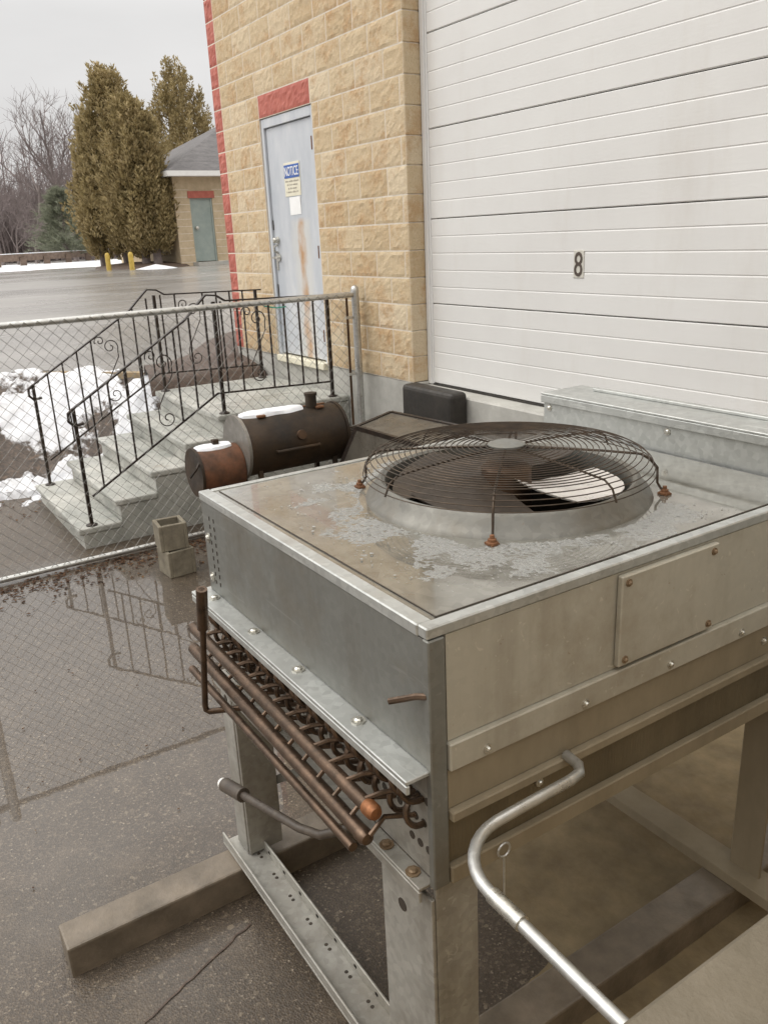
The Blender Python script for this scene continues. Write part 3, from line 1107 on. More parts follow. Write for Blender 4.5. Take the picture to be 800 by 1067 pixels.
m = MB()
snow_patch(m, 2.13, 2.625, .205, (GX, zc), .33, .036)
o = m.build('snow_patch', MT['snow'], smooth=True, origin=(GX, 2.4, 1.1))
tag(o, 'long strip of white snow lying on top of the smoker barrel', 'snow')
m = MB()
snow_patch(m, 1.80, 2.06, .155, (GX, .80), .42, .026)
o = m.build('snow_patch', MT['snow'], smooth=True, origin=(GX, 1.9, .95))
tag(o, 'short patch of white snow lying on the rusty firebox', 'snow')

# ------------------------------------------------------------------ black framed cart behind the unit
MT['cart_panel'] = simple('dull grey brown sheet', (.075, .065, .052), (.15, .135, .11), 5, .35, .3)
ct = thing('framed_cart', (-4.5, 3.1, 0), 'black framed utility cart with sloping grey side panels, below the dock bumper', 'cart')
cxa, cxb = -4.95, -4.05
P = {'tl': (-4.90, 3.2, 1.03), 'tr': (-4.0, 3.2, 1.06), 'bl': (-5.10, 3.2, .62), 'br': (-3.9, 3.2, .62),
     'ftl': (-4.82, 2.86, .99), 'ftr': (-4.0, 2.86, 1.0), 'fbl': (-5.0, 2.78, .62), 'fbr': (-3.9, 2.78, .62)}
m = MB()
for a, b in (('tl', 'tr'), ('tl', 'bl'), ('tr', 'br'), ('ftl', 'ftr'), ('ftl', 'fbl'), ('ftr', 'fbr'), ('tl', 'ftl'), ('tr', 'ftr'), ('bl', 'br'), ('fbl', 'fbr'), ('bl', 'fbl'), ('br', 'fbr')):
    m.bar(P[a], P[b], .028, .028)
m.build('frame', MT['iron'], ct)
def off_(p, d):
    return tuple(Vector(p) + Vector(d))


m = MB()
for ks in (('tl', 'ftl', 'fbl', 'bl'), ('ftl', 'ftr', 'fbr', 'fbl')):
    m.add([P[k_] for k_ in ks], [(0, 1, 2, 3)])
so = m.build('side_panel', MT['cart_panel'], ct)
s_ = so.modifiers.new('thick', 'SOLIDIFY')
s_.thickness = .006
m = MB().add([P[k_] for k_ in ('tl', 'tr', 'ftr', 'ftl')], [(0, 1, 2, 3)])
so = m.build('top_panel', MT['cart_panel'], ct)
s_ = so.modifiers.new('thick', 'SOLIDIFY')
s_.thickness = .006
for x, y in ((-5.05, 3.15), (-3.95, 3.15), (-4.95, 2.82), (-3.95, 2.82)):
    MB().bar((x, y, .62), (x, y, 0), .03, .03).build('leg', MT['iron'], ct)
m = MB()
pa, pb = pix(372, 462, 1, 3.1), pix(396, 468, 1, 3.1)
m.bar(pa, (-4.95, 3.1, pb.z), .03, .022).bar((pa.x, 3.0, pa.z - .03), (-4.95, 3.0, pb.z - .03), .03, .022)
m.build('pull_handle', MT['galv_pipe'], ct)

# ------------------------------------------------------------------ condensing unit
X0, X1, Y0, Y1, ZT_ = -2.443, -1.215, .857, 2.282, 1.50
un = thing('condenser_unit', (-1.83, 1.5, .115), 'large galvanised condenser unit on legs with a round fan guard on its wet top', 'condenser unit')
FC = Vector((-1.826, 1.597, 0))
FR = .375
# top with a round opening
angs = sorted([2 * pi * k / 96 for k in range(96)] + [atan2(cy_ - FC.y, cx_ - FC.x) % (2 * pi) for cx_ in (X0, X1) for cy_ in (Y0, Y1)])
m = MB()
for a in angs:
    c_, s_ = cos(a), sin(a)
    tx = ((X1 if c_ > 0 else X0) - FC.x) / c_ if abs(c_) > 1e-9 else 1e9
    ty = ((Y1 if s_ > 0 else Y0) - FC.y) / s_ if abs(s_) > 1e-9 else 1e9
    t_ = min(tx, ty)
    m.v.append(Vector((FC.x + FR * c_, FC.y + FR * s_, 1.494)))
    m.v.append(Vector((FC.x + t_ * c_, FC.y + t_ * s_, 1.494)))
na = len(angs)
for k in range(na):
    k2 = (k + 1) % na
    m.f.append([2 * k, 2 * k + 1, 2 * k2 + 1, 2 * k2])
top = m.build('top_panel', MT['wet_top'], un)
m = MB()
m.hexa([(X0 - .004, Y0 - .004, 1.472), (X1 - .030, Y0 - .004, 1.472), (X1 - .030, Y0 + .034, 1.472), (X0 - .004, Y0 + .034, 1.472),
        (X0 - .004, Y0 - .004, 1.500), (X1 - .030, Y0 - .004, 1.500), (X1 - .030, Y0 + .034, 1.500), (X0 - .004, Y0 + .034, 1.500)])
m.box((X1 - .028, Y0 - .004, 1.476), (X1 + .004, Y1, 1.502))
m.box((X0 - .004, Y0 + .036, 1.476), (X0 + .016, Y1, 1.499))
m.build('top_edge_trim', MT['galv_new'], un, bevel=.003)
m = MB()
m.box((X0 + .03, Y0 + .052, 1.4945), (X1 - .04, Y0 + .055, 1.4965)).box((X1 - .045, Y0 + .05, 1.4945), (X1 - .0415, Y1, 1.4965))
absorb(top, m.build('top_seam', MT['interior'], top))
# casing walls
MB().box((X0, Y0, 1.165), (X1 - .006, Y0 + .012, 1.472)).build('front_panel', MT['galv'], un)
MB().box((X0, Y0 + .014, .86), (X0 + .012, Y1, 1.472)).build('back_panel', MT['galv'], un)
MB().box((X0 + .014, Y1 - .012, .86), (X1 - .014, Y1, 1.472)).build('end_panel', MT['galv'], un)
fp_ = [c_ for c_ in col.objects if c_.name.startswith('front_panel')][0]
sp_ = MB().box((X1 - .012, Y0 + .045, 1.222), (X1, Y1, 1.474)).build('side_panel', MT['galv_side'], un)
MB().box((X1 - .016, Y0 - .003, .852), (X1 + .006, Y0 + .040, 1.474)).build('corner_post', MT['galv'], un, bevel=.003)
m = MB()
for i in range(2):
    for j in range(9):
        m.box((X0 + .055 + i * .035, Y0 - .0018, 1.20 + j * .027), (X0 + .059 + i * .035, Y0 + .002, 1.213 + j * .027))
absorb(fp_, m.build('vent_slots', MT['interior'], un))
m = MB()
for zz in (1.35, 1.215):
    MB().bolt((X0 + .03, Y0 - .001, zz), (0, -1, 0), .010).build('bolt', MT['bolt'], un)
MB().tube([(X1 - .075, Y0 - .05, 1.318), (X1 - .03, Y0 - .012, 1.337), (X1 - .008, Y0 + .002, 1.342)], .0075, 8).build('stub_pipe', MT['copper'], un, smooth=True)
# ledge under the front panel
m = MB()
m.box((X0 - .02, Y0 - .062, 1.152), (X1 - .004, Y0 + .012, 1.163))
m.box((X0 - .02, Y0 - .062, 1.128), (X1 - .004, Y0 - .052, 1.150))
lg = m.build('upper_ledge', MT['galv_new'], un, bevel=.002)
for x in (-2.36, -2.06, -1.78, -1.475):
    MB().bolt((x, Y0 - .022, 1.165), (0, 0, 1), .011).build('bolt', MT['bolt'], lg)
# coil end: tube sheet, return bends, headers, feeders
ts = MB().box((X0 + .012, Y0 + .012, .858), (X1 - .02, Y0 + .018, 1.150)).build('tube_sheet', MT['galv_leg'], un)
m = MB()
NT_ = 36
for i in range(NT_):
    x = X0 + .05 + i * (X1 - X0 - .10) / (NT_ - 1)
    for zz in ((1.125, 1.06, .995) if i < NT_ - 3 else (1.125, 1.06, .995, .93)):
        xx = x + (.015 if zz in (1.06, .93) else 0)
        if xx < X1 - .025:
            m.lathe([(0, .0015), (.0105, .0015), (.0105, -.003)], (xx, Y0 + .012, zz), (0, -1, 0), 10)
absorb(ts, m.build('tube_holes', MT['interior'], ts))


def ubend(p, q, depth, r=.0075):
    p, q = Vector(p), Vector(q)
    c = (p + q) / 2
    R_ = (q - p).length / 2
    d = (q - p).normalized()
    pts_ = [p + Vector((0, .01, 0))]
    for k_ in range(9):
        a_ = pi * k_ / 8
        pts_.append(c - d * R_ * cos(a_) + Vector((0, -depth * (.25 + .75 * sin(a_)), 0)))
    pts_.append(q + Vector((0, .01, 0)))
    return MB().tube(pts_, r, 7)


dxt = (X1 - X0 - .10) / (NT_ - 1)
for i in range(0, NT_ - 1):
    x = X0 + .05 + i * dxt
    if i % 3 != 2:
        ubend((x, Y0 + .012, 1.125), (x + .015 + dxt * .5, Y0 + .012, 1.06), .050).build('return_bend', MT['copper'], un, smooth=True)
    if i % 2 == 0:
        ubend((x + .015, Y0 + .012, 1.06), (x + dxt, Y0 + .012, .995), .042).build('return_bend', MT['copper'], un, smooth=True)
HY = Y0 - .085
h1 = MB().tube([(X0 + .02, HY, 1.055), (X1 - .115, HY, 1.035)], .0175, 14).build('header_pipe', MT['copper'], un, smooth=True)
MB().lathe([(.0190, -.020), (.0198, -.016), (.0198, .008), (.015, .018), (0, .021)], (X1 - .112, HY, 1.035), (1, 0, 0), 16).build('end_cap', MT['copper_bright'], h1, smooth=True)
h2 = MB().tube([(X0 + .03, HY - .01, .985), (X1 - .13, HY - .01, .955)], .0185, 14).build('header_pipe', MT['copper'], un, smooth=True)
MB().lathe([(.0195, -.026), (.0205, 0), (.015, .010), (0, .012)], (X1 - .13, HY - .01, .955), (1, 0, 0), 16).build('end_cap', MT['copper'], h2, smooth=True)
h3 = MB().tube([(X0 + .05, HY - .03, .925), (X1 - .16, HY - .028, .915)], .012, 10).build('header_pipe', MT['copper'], un, smooth=True)
for i in range(13):
    x = X0 + .10 + i * .083
    MB().tube([(x - .005, HY, 1.05), (x + .012, HY + .035, 1.062), (x + .038, Y0 + .012, 1.062)], .0065, 7).build('feeder_tube', MT['copper'], un, smooth=True)
    MB().tube([(x + .02, HY - .008, .972), (x + .022, HY + .03, 1.005), (x + .05, Y0 + .012, .997)], .0065, 7).build('feeder_tube', MT['copper'], un, smooth=True)
# riser loop at the far end
YP = .700
ra, rb, rc = pix(210, 614, 1, YP), pix(214, 742, 1, YP), pix(258, 737, 1, YP + .10)
rpt = [ra, ra.lerp(rb, .35), ra.lerp(rb, .94)]
bend_ = [rb.lerp(ra, .06).lerp(rb, .5), rb, rb.lerp(rc, .12)]
MB().tube(rpt + [rb.lerp(ra, .02) + (rc - rb) * .02, rb.lerp(rc, .1), rc], .0095, 10).build('riser_pipe', MT['copper'], un, smooth=True)
MB().tube([ra, ra.lerp(rb, .30)], .0165, 12).build('riser_pipe', MT['copper'], un, smooth=True)
# lower ledge
m = MB()
m.box((X0 - .004, Y0 - .030, .846), (X1 - .018, Y0 + .012, .856)).box((X0 - .004, Y0 - .030, .815), (X1 - .018, Y0 - .022, .844))
ll = m.build('lower_ledge', MT['galv_leg'], un, bevel=.002)
for x in (-1.395, -1.285, -2.3, -2.0):
    MB().bolt((x, Y0 - .010, .857), (0, 0, 1), .011).build('bolt', MT['rust_bolt'], ll)
# bottom pan
MB().box((X0 + .02, Y0 + .02, .846), (X1 - .03, Y1 - .02, .856)).build('drip_pan', MT['interior'], un)
# right face
ap = MB().box((X1 + .001, 1.405, 1.232), (X1 + .018, 1.762, 1.470)).build('access_panel', MT['galv_side'], un, bevel=.003)
m = MB()
for y in (1.425, 1.74):
    for zz in (1.25, 1.452):
        MB().bolt((X1 + .019, y, zz), (1, 0, 0), .006).build('screw', MT['rust_bolt'], ap)
MB().box((X1 - .012, Y0 + .042, 1.152), (X1 + .014, Y1, 1.220)).build('side_flange', MT['galv_side'], un, bevel=.003)
MB().box((X1 - .012, Y0 + .042, 1.052), (X1 + .002, Y1, 1.150)).build('side_panel', MT['veil_brown'], un)
MB().box((X1 - .012, Y0 + .042, 1.024), (X1 + .020, Y1, 1.050)).build('side_flange', MT['veil_brown'], un, bevel=.003)
MB().box((X1 - .030, Y0 + .042, .900), (X1 - .006, Y1, 1.022)).build('coil_face', MT['fin'], un)
MB().box((X1 - .012, Y0 + .042, .852), (X1 + .012, Y1, .898)).build('side_flange', MT['veil_brown'], un, bevel=.003)
for (y, zz, xx) in ((1.30, 1.172, .015), (1.605, 1.174, .015), (2.03, 1.10, .003), (1.17, 1.00, .0), (1.0, 1.172, .015), (1.9, 1.172, .015)):
    MB().bolt((X1 + xx, y, zz), (1, 0, 0), .007).build('bolt', MT['bolt'], un)
# legs and base rails
m = MB()
m.box((-2.465, Y0 - .004, .135), (-2.375, Y0 + .006, .845)).box((-2.465, Y0 + .008, .135), (-2.455, Y0 + .10, .845)).box((-2.373, Y0 + .0, .135), (-2.363, Y0 + .13, .845))
lgo = m.build('leg', MT['galv_leg'], un, bevel=.002)
MB().lathe([(0, .0015), (.013, .0015), (.013, -.002)], (-2.42, Y0 - .004, .76), (0, -1, 0), 12).build('bolt_hole', MT['interior'], lgo)
m = MB()
m.box((-1.435, Y0 - .004, .135), (-1.222, Y0 + .006, .815)).box((-1.232, Y0 + .008, .135), (-1.222, Y0 + .13, .845))
lgo = m.build('leg', MT['galv_leg'], un, bevel=.002)
m = MB().lathe([(0, .0015), (.017, .0015), (.017, -.002)], (-1.345, Y0 - .004, .712), (0, -1, 0), 14)
m.build('bolt_hole', MT['interior'], lgo)
for x in (-2.455, -1.335):
    MB().box((x, Y1 - .10, .135), (x + .11, Y1 - .09, .845)).box((x, Y1 - .088, .135), (x + .01, Y1, .845)).build('leg', MT['veil_brown'], un, bevel=.002)
m = MB()
m.box((-2.50, Y0 - .05, .118), (-1.10, Y0 + .06, .128)).box((-2.50, Y0 - .05, .1285), (-1.10, Y0 - .043, .168)).box((-2.50, Y0 + .055, .1285), (-1.10, Y0 + .062, .168))
br = m.build('base_rail', MT['galv_leg'], un, bevel=.002)
m = MB()
for i in range(10):
    for k_ in range(2):
        m.box((-2.33 + i * .12, Y0 + .0545 - .001, .14), (-2.318 + i * .12 + .004, Y0 + .063, .152))
        m.lathe([(0, .0012), (.007, .0012), (.007, -.001)], (-2.36 + i * .125 + k_ * .022, Y0 + .03, .1285), (0, 0, 1), 10)
absorb(br, m.build('punched_holes', MT['interior'], br))
MB().box((-2.50, Y1 - .16, .118), (-1.10, Y1 - .05, .16)).build('base_rail', MT['veil_brown'], un, bevel=.002)
# cross bar and bracket under the coil
MB().box((X0 + .03, 1.30, .60), (X1 - .55, 1.34, .68)).build('cross_bar', MT['interior'], un)
pa, pb = pix(272, 818, 1, 1.0), pix(324, 800, 1, 1.0)
MB().bar(pa, pb, .02, .03).build('bracket', MT['galv'], un)
# drain with white cap
d0, d1, d2, d3 = pix(233, 817, 1, .72), pix(322, 869, 1, .78), pix(345, 872, 1, .82), pix(372, 858, 1, .86)
dp = MB().tube([d0.lerp(d1, .18), d0.lerp(d1, .5), d1.lerp(d0, .1), d1.lerp(d2, .5), d2.lerp(d3, .5), d3], .0125, 12).build('drain_pipe', MT['pipe_lag'], un, smooth=True)
MB().tube([d0.lerp(d1, .02), d0.lerp(d1, .26)], .0225, 14).build('coupling', MT['pipe_lag'], dp, smooth=True)
MB().tube([d0.lerp(d1, -.02), d0.lerp(d1, .019)], .017, 14).build('cap', MT['white_plastic'], dp, smooth=True)
# fan shroud, blades, motor
m = MB()
m.lathe([(FR + .052, 1.494), (FR + .045, 1.508), (FR + .026, 1.522), (FR + .016, 1.545), (FR + .004, 1.552), (FR - .008, 1.546), (FR - .012, 1.50), (FR - .012, 1.40)], (FC.x, FC.y, 0), (0, 0, 1), 72)
m.build('fan_shroud', MT['shroud'], un, smooth=True)
m = MB()
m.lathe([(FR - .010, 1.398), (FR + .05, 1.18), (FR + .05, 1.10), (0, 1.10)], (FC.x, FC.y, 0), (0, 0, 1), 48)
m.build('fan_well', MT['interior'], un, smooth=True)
fan = MB().lathe([(0, 1.585), (.06, 1.582), (.075, 1.57), (.078, 1.44), (.06, 1.43), (0, 1.43)], (FC.x, FC.y, 0), (0, 0, 1), 24).build('fan', MT['dark_steel'], un, smooth=True)


def blade(a0, span, mat):
    m_ = MB()
    nr, nt = 6, 8
    for lay in (0, 1):
        for i in range(nr + 1):
            r = .07 + (FR - .10) * i / nr
            for j in range(nt + 1):
                u_ = j / nt
                a_ = a0 + span * (u_ - .5) * (1.05 - .10 * i / nr) + .18 * (i / nr)
                zz = 1.532 + (.5 - u_) * .045 - .008 * sin(pi * u_) - lay * .004
                m_.v.append(Vector((FC.x + r * cos(a_), FC.y + r * sin(a_), zz)))
    L = (nr + 1) * (nt + 1)
    for lay in (0, 1):
        for i in range(nr):
            for j in range(nt):
                a_ = lay * L + i * (nt + 1) + j
                q = [a_, a_ + nt + 1, a_ + nt + 2, a_ + 1]
                m_.f.append(q if lay == 0 else q[::-1])
    return m_.build('blade', mat, fan, smooth=True)


for k in range(4):
    b_ = blade(radians(28 + (0, 95, 180, 265)[k]), radians(98 if k == 0 else 74), MT['blade_pale'] if k == 0 else MT['blade'])
    if k == 0:
        b_['label'] = 'fan blade painted pale for the light on it'
# guard: concentric rings, spokes, feet
m = MB()


def dome(r):
    return 1.637 - .018 * (r / .40) ** 2


def gring(r, zz, w_=.0017, n=84):
    m.tube([(FC.x + r * cos(2 * pi * k_ / n), FC.y + r * sin(2 * pi * k_ / n), zz) for k_ in range(n)], w_, 5, closed=True)


for i in range(20):
    r = .062 + i * .0173
    gring(r, dome(r))
for r, zz in ((.408, 1.611), (.420, 1.599), (.427, 1.585), (.431, 1.570)):
    gring(r, zz)
gg = m.build('fan_guard', MT['guard'], un, smooth=True)
MB().lathe([(0, .006), (.045, .006), (.056, .002), (.056, -.002), (0, -.002)], (FC.x, FC.y, 1.640), (0, 0, 1), 28).build('centre_disc', MT['galv'], gg, smooth=True)
for k in range(4):
    a = radians(-45.5 + 90 * k)
    c_, s_ = cos(a), sin(a)
    pts = [(r, dome(r) - .005) for r in (.03, .15, .28, .385)] + [(.412, 1.602), (.434, 1.575), (.436, 1.53), (.447, 1.512), (.462, 1.508)]
    MB().tube([(FC.x + r * c_, FC.y + r * s_, zz) for r, zz in pts], .0038, 7).build('spoke', MT['guard'], gg, smooth=True)
    m2_ = MB()
    cc_ = Vector((FC.x + .458 * c_, FC.y + .458 * s_, 1.4955))
    m2_.lathe([(.016, 0), (.016, .006), (.011, .007), (.011, .014), (.006, .015), (.006, .024), (0, .025)], cc_, (0, 0, 1), 10)
    m2_.box((cc_.x - .016, cc_.y - .012, cc_.z - .001), (cc_.x + .016, cc_.y + .012, cc_.z + .004))
    m2_.build('foot', MT['rust'], gg)
    a = radians(-45.5 + 45 + 90 * k)
    c_, s_ = cos(a), sin(a)
    MB().tube([(FC.x + r * c_, FC.y + r * s_, zz - .004) for r, zz in [(r, dome(r)) for r in (.05, .15, .28, .39)] + [(.418, 1.602), (.434, 1.568)]], .003, 6).build('spoke', MT['guard'], gg, smooth=True)

# slush on the wet top: a thin ragged sheet of melting grains, thickest in front of the fan
def slush_h(x, y):
    r = sqrt((x - FC.x) ** 2 + (y - FC.y) ** 2)
    d = ((x - FC.x) * .62 + (y - FC.y) * -.78) / max(r, .01)
    if r < FR + .068 or x > X1 - .05 or y < Y0 + .07 or x < X0 + .06:
        return -1
    reach = .17 + .20 * max(0, d) + (.12 if x < -2.1 and y < 1.55 else 0)
    edge = 1 - (r - FR - .07) / reach
    if d < .05 and not (x < -2.05 and y < 1.6):
        edge -= (.05 - d) * 2.5
    q = edge * 1.0 + .80 * fbm(x, y, 8, 5) - .46
    return q


m = MB()
stp = .0062
nx_, ny_ = int((X1 - X0) / stp), int((2.1 - Y0) / stp)
idx = {}
hh_ = {}
for i in range(nx_):
    for j in range(ny_):
        x, y = X0 + i * stp, Y0 + j * stp
        q = slush_h(x, y)
        if q > 0:
            g = .5 + .8 * nz(x * 160, y * 160, 2) + .5 * nz(x * 70, y * 70, 8)
            hh_[(i, j)] = 1.4928 + .0048 * min(1, q * 1.8) * max(.0, g)
for (i, j) in list(hh_):
    idx[(i, j)] = len(m.v)
    m.v.append(Vector((X0 + (i + .35 * nz(i * .9, j * .9, 1)) * stp, Y0 + (j + .35 * nz(i * .9, j * .9, 6)) * stp, hh_[(i, j)])))
for (i, j) in idx:
    q_ = [(i, j), (i + 1, j), (i + 1, j + 1), (i, j + 1)]
    if all(k in idx for k in q_):
        m.f.append([idx[k] for k in q_])
ico = [(0, 0, 1), (.89, 0, .45), (.28, .85, .45), (-.72, .53, .45), (-.72, -.53, .45), (.28, -.85, .45), (0, 0, -.4)]
icf = [(0, 1, 2), (0, 2, 3), (0, 3, 4), (0, 4, 5), (0, 5, 1), (6, 2, 1), (6, 3, 2), (6, 4, 3), (6, 5, 4), (6, 1, 5)]
cnt = 0
while cnt < 2600:
    x, y = random.uniform(X0 + .08, X1 - .07), random.uniform(Y0 + .09, 2.1)
    if slush_h(x, y) < random.uniform(-.35, .5):
        continue
    sc = .0011 * math.exp(random.gauss(0, .55))
    rz = random.random() * 6.28
    sx, sy = sc * random.uniform(.7, 1.8), sc * random.uniform(.7, 1.5)
    m.add([(x + (p[0] * cos(rz) - p[1] * sin(rz)) * sx, y + (p[0] * sin(rz) + p[1] * cos(rz)) * sy, 1.4955 + (p[2] + .3) * sc * .7) for p in ico], icf)
    cnt += 1
o = m.build('slush', MT['slush'], origin=(-1.9, 1.3, 1.495))
tag(o, 'melting slush and ice grains on the wet metal top around the fan', 'slush', kind='stuff')

# taller box behind the unit
bx = thing('equipment_box', (-1.9, 2.5, .6), 'long galvanised metal box standing behind the fan, before the garage door', 'metal box')
BZ = 1.618
BA, BF, BB = -2.40, 2.285, 2.50
MB().box((BA, BF + .012, .9), (.2, BB, BZ - .004)).build('casing', MT['galv_new'], bx)
m = MB()
m.box((BA - .008, BF, BZ), (.21, BB + .01, BZ + .008)).box((BA - .008, BF, BZ - .03), (.21, BF + .007, BZ - .001)).box((BA + .12, BB - .06, BZ + .0085), (.2, BB - .03, BZ + .020))
m.build('lid', MT['galv_new'], bx, bevel=.002)
for x in (-2.37, -1.80, -1.2):
    MB().bolt((x, BF + .011, BZ - .05), (0, -1, 0), .008).build('bolt', MT['bolt'], bx)
for x in (-2.35, -.2):
    for y in (2.35, 2.45):
        MB().box((x - .03, y - .03, 0), (x + .03, y + .03, .9)).build('leg', MT['galv_leg'], bx)

# conduit looping from the unit to the near building
zq = 1.035
cd = MB()
pts = [(-1.20, 1.24, zq + .02), (-1.155, 1.235, zq + .02), (-1.132, 1.215, zq + .02), (-1.125, 1.18, zq + .02), (-1.125, 1.02, zq + .015)]
for k in range(9):
    a = pi / 2 * k / 8
    pts.append((-1.125 + .13 * (1 - cos(a)), .96 - .13 * sin(a), zq + .012 - .002 * k))
pts += [(-.80, .83, zq - .012), (-.19, .83, zq - .03)]
cd.tube(pts, .0130, 14)
o = thing('metal_conduit', (-1.1, .9, 1.0), 'bent galvanised conduit running from the unit side to the near wall', 'conduit')
cdo = cd.build('tube', MT['galv_pipe'], o, smooth=True)
MB().tube([(-.985, .83, zq - .004), (-.90, .83, zq - .006)], .0165, 14).build('coupling', MT['bolt'], o, smooth=True)
m = MB()
ea = pix(525, 886, 0, -1.19)
m.tube([(ea.x, ea.y + .018 * cos(k), ea.z + .018 * sin(k)) for k in [2 * pi * q / 14 for q in range(14)]], .003, 6, closed=True)
m.tube([(ea.x, ea.y, ea.z - .018), (ea.x + .002, ea.y + .001, ea.z - .20)], .003, 6)
tag(m.build('hanging_rod', MT['galv_pipe'], origin=(ea.x, ea.y, ea.z)), 'thin metal rod hanging from a ring under the unit beside the conduit', 'rod')

# concrete sleepers
def sleeper(x0, x1, y0, y1, label):
    m_ = MB()
    n_ = 16
    m_.box((x0, y0, -.01), (x1, y1, .116))
    o_ = m_.build('concrete_sleeper', MT['wet_concrete'], origin=((x0 + x1) / 2, y0, 0), bevel=.008, seg=2)
    return tag(o_, label, 'sleeper', 'concrete sleepers under the unit')


sleeper(-2.465, -2.335, .20, 2.5, 'wet concrete sleeper reaching out across the yard from the far legs')
sleeper(-1.40, -1.27, .93, 2.6, 'wet concrete sleeper under the near side of the unit')

# ------------------------------------------------------------------ near building with the window the view is taken from
nb_ = thing('near_building', (-.1, 0, 0), 'near tan building wall, unseen and shaped for the light, with a gritty stone window sill', 'building')
m = MB()
WY0, WY1, WZ0, WZ1 = -1.8, 2.6, 1.72, 3.5
m.box((-.20, -9, -.1), (-.02, 3.70, WZ0)).box((-.20, -9, WZ1), (-.02, 3.70, 3.72)).box((-.20, -9, WZ0), (-.02, WY0, WZ1)).box((-.20, WY1, WZ0), (-.02, 3.70, WZ1))
m.build('wall', MT['block_far'], nb_)  # unseen wall slab put in to warm and shade the unit's right face
MB().box((-.262, WY0 - .05, WZ0 + .002), (-.05, WY1 + .05, WZ0 + .045)).build('window_sill', MT['sill'], nb_, bevel=.004)

# ------------------------------------------------------------------ background
# outbuilding
OX = -24.5
oz = road_z(OX)
OA, OB, OC, OE = 8.87, 9.33, 10.02, 16.5
ob = thing('small_outbuilding', (OX - 3, 12, oz), 'small tan block outbuilding with hipped grey roof beyond the road', 'building')
m = MB()
m.box((OX - 6, OA, oz - .3), (OX, OB, 4.06)).box((OX - 6, OC, oz - .3), (OX, OE, 4.06)).box((OX - 6, OB, 3.49), (OX, OC, 4.06)).box((OX - 6, OB, oz - .3), (OX - .2, OC, 3.49))
wl = m.build('wall', MT['block_far'], ob)
m = MB()
z = oz + .1
while z < 3.85:
    m.box((OX + .0005, OA, z - .006), (OX + .004, OB - .02, z + .006)).box((OX + .0005, OC + .02, z - .006), (OX + .004, OE, z + .006))
    z += .2
m.build('mortar_joint', MT['mortar'], wl)
MB().box((OX - .02, OB - .05, 3.47), (OX + .03, OC + .07, 3.66)).build('lintel', MT['red_paint'], ob)
MB().box((OX - 6.0, OA - .02, 4.061), (OX + .02, OE, 4.12)).build('red_band', MT['red_paint'], ob)
d_ = MB().box((OX - .10, OB + .05, oz + .11), (OX - .05, OC - .05, 3.43)).build('door', MT['green_door'], ob)
MB().box((OX - .12, OB + .005, oz + .1), (OX - .02, OB + .05, 3.468)).box((OX - .12, OC - .05, oz + .1), (OX - .02, OC - .005, 3.468)).box((OX - .12, OB + .05, 3.43), (OX - .02, OC - .05, 3.468)).build('frame', MT['green_door'], d_)
MB().lathe([(0, .09), (.05, .08), (.05, .02), (.03, 0)], (OX - .05, OB + .14, oz + 1.05), (1, 0, 0), 10).build('handle', MT['bolt'], d_)
MB().box((OX - .02, OB - .1, oz - .3), (OX + .45, OE, oz + .09)).build('concrete_step', MT['concrete'], ob)
m = MB()
ex, ey0, ey1, ez = .45, 8.62, 17.0, 4.19
xa, xb = OX + ex, OX - 6 - ex
rz_ = ez + 1.75
ridge = [(OX - 3, ey0 + 3.4, rz_), (OX - 3, ey1 - 3.4, rz_)]
m.add([(xa, ey0, ez), (xa, ey1, ez), (xb, ey1, ez), (xb, ey0, ez), ridge[0], ridge[1]], [(0, 1, 5, 4), (1, 2, 5), (2, 3, 4, 5), (3, 0, 4), (0, 3, 2, 1)])
m.build('roof', MT['shingle'], ob)
m = MB()
m.box((xa - .02, ey0, ez - .15), (xa + .03, ey1, ez - .01)).box((xb, ey0 - .03, ez - .15), (xa, ey0 + .02, ez - .01)).box((xb, ey0, ez - .14), (xa - .02, ey1, ez - .11))
m.build('fascia', MT['fascia'], ob)

# mulch island
m = MB()
icx, icy = -26.2, 8.25
N = 40
rings = []
for j, (f_, hgt) in enumerate(((1, -.02), (.94, .06), (.7, .11), (.35, .15), (0.02, .16))):
    for k in range(N):
        a = 2 * pi * k / N
        m.v.append(Vector((icx + 2.3 * f_ * cos(a), icy + 1.35 * f_ * sin(a), road_z(icx) + hgt + (.03 * nz(k, j) if 0 < j else 0))))
for j in range(4):
    for k in range(N):
        m.f.append([j * N + k, j * N + (k + 1) % N, (j + 1) * N + (k + 1) % N, (j + 1) * N + k])
structure(m.build('mulch_island', MT['soil'], smooth=True))
m = MB()
pc = pix(163, 279.5, 2, 1.60)
N = 30
m.add([(pc.x, pc.y, pc.z + .12)] + [(pc.x + .8 * cos(2 * pi * k / N) * (1 + .3 * nz(k, 1)), pc.y + .55 * sin(2 * pi * k / N) * (1 + .3 * nz(k, 5)), pc.z + .0) for k in range(N)],
      [(0, 1 + k, 1 + (k + 1) % N) for k in range(N)])
structure(m.build('snow_heap', MT['snow'], smooth=True))


def bollard(x, y, label):
    z0 = road_z(x)
    m_ = MB().lathe([(.07, -.1), (.07, .40), (.058, .45), (.03, .475), (0, .48)], (x, y, z0), (0, 0, 1), 16)
    return tag(m_.build('bollard', MT['yellow'], smooth=True, origin=(x, y, z0)), label, 'bollard', 'yellow bollards')


bp = pix(114, 282, 2, 1.585)
bollard(bp.x, bp.y, 'left yellow bollard at the foot of the brown cedars')
bp = pix(138, 281, 2, 1.60)
bollard(bp.x, bp.y, 'right yellow bollard, among the cedar trunks nearer the outbuilding')


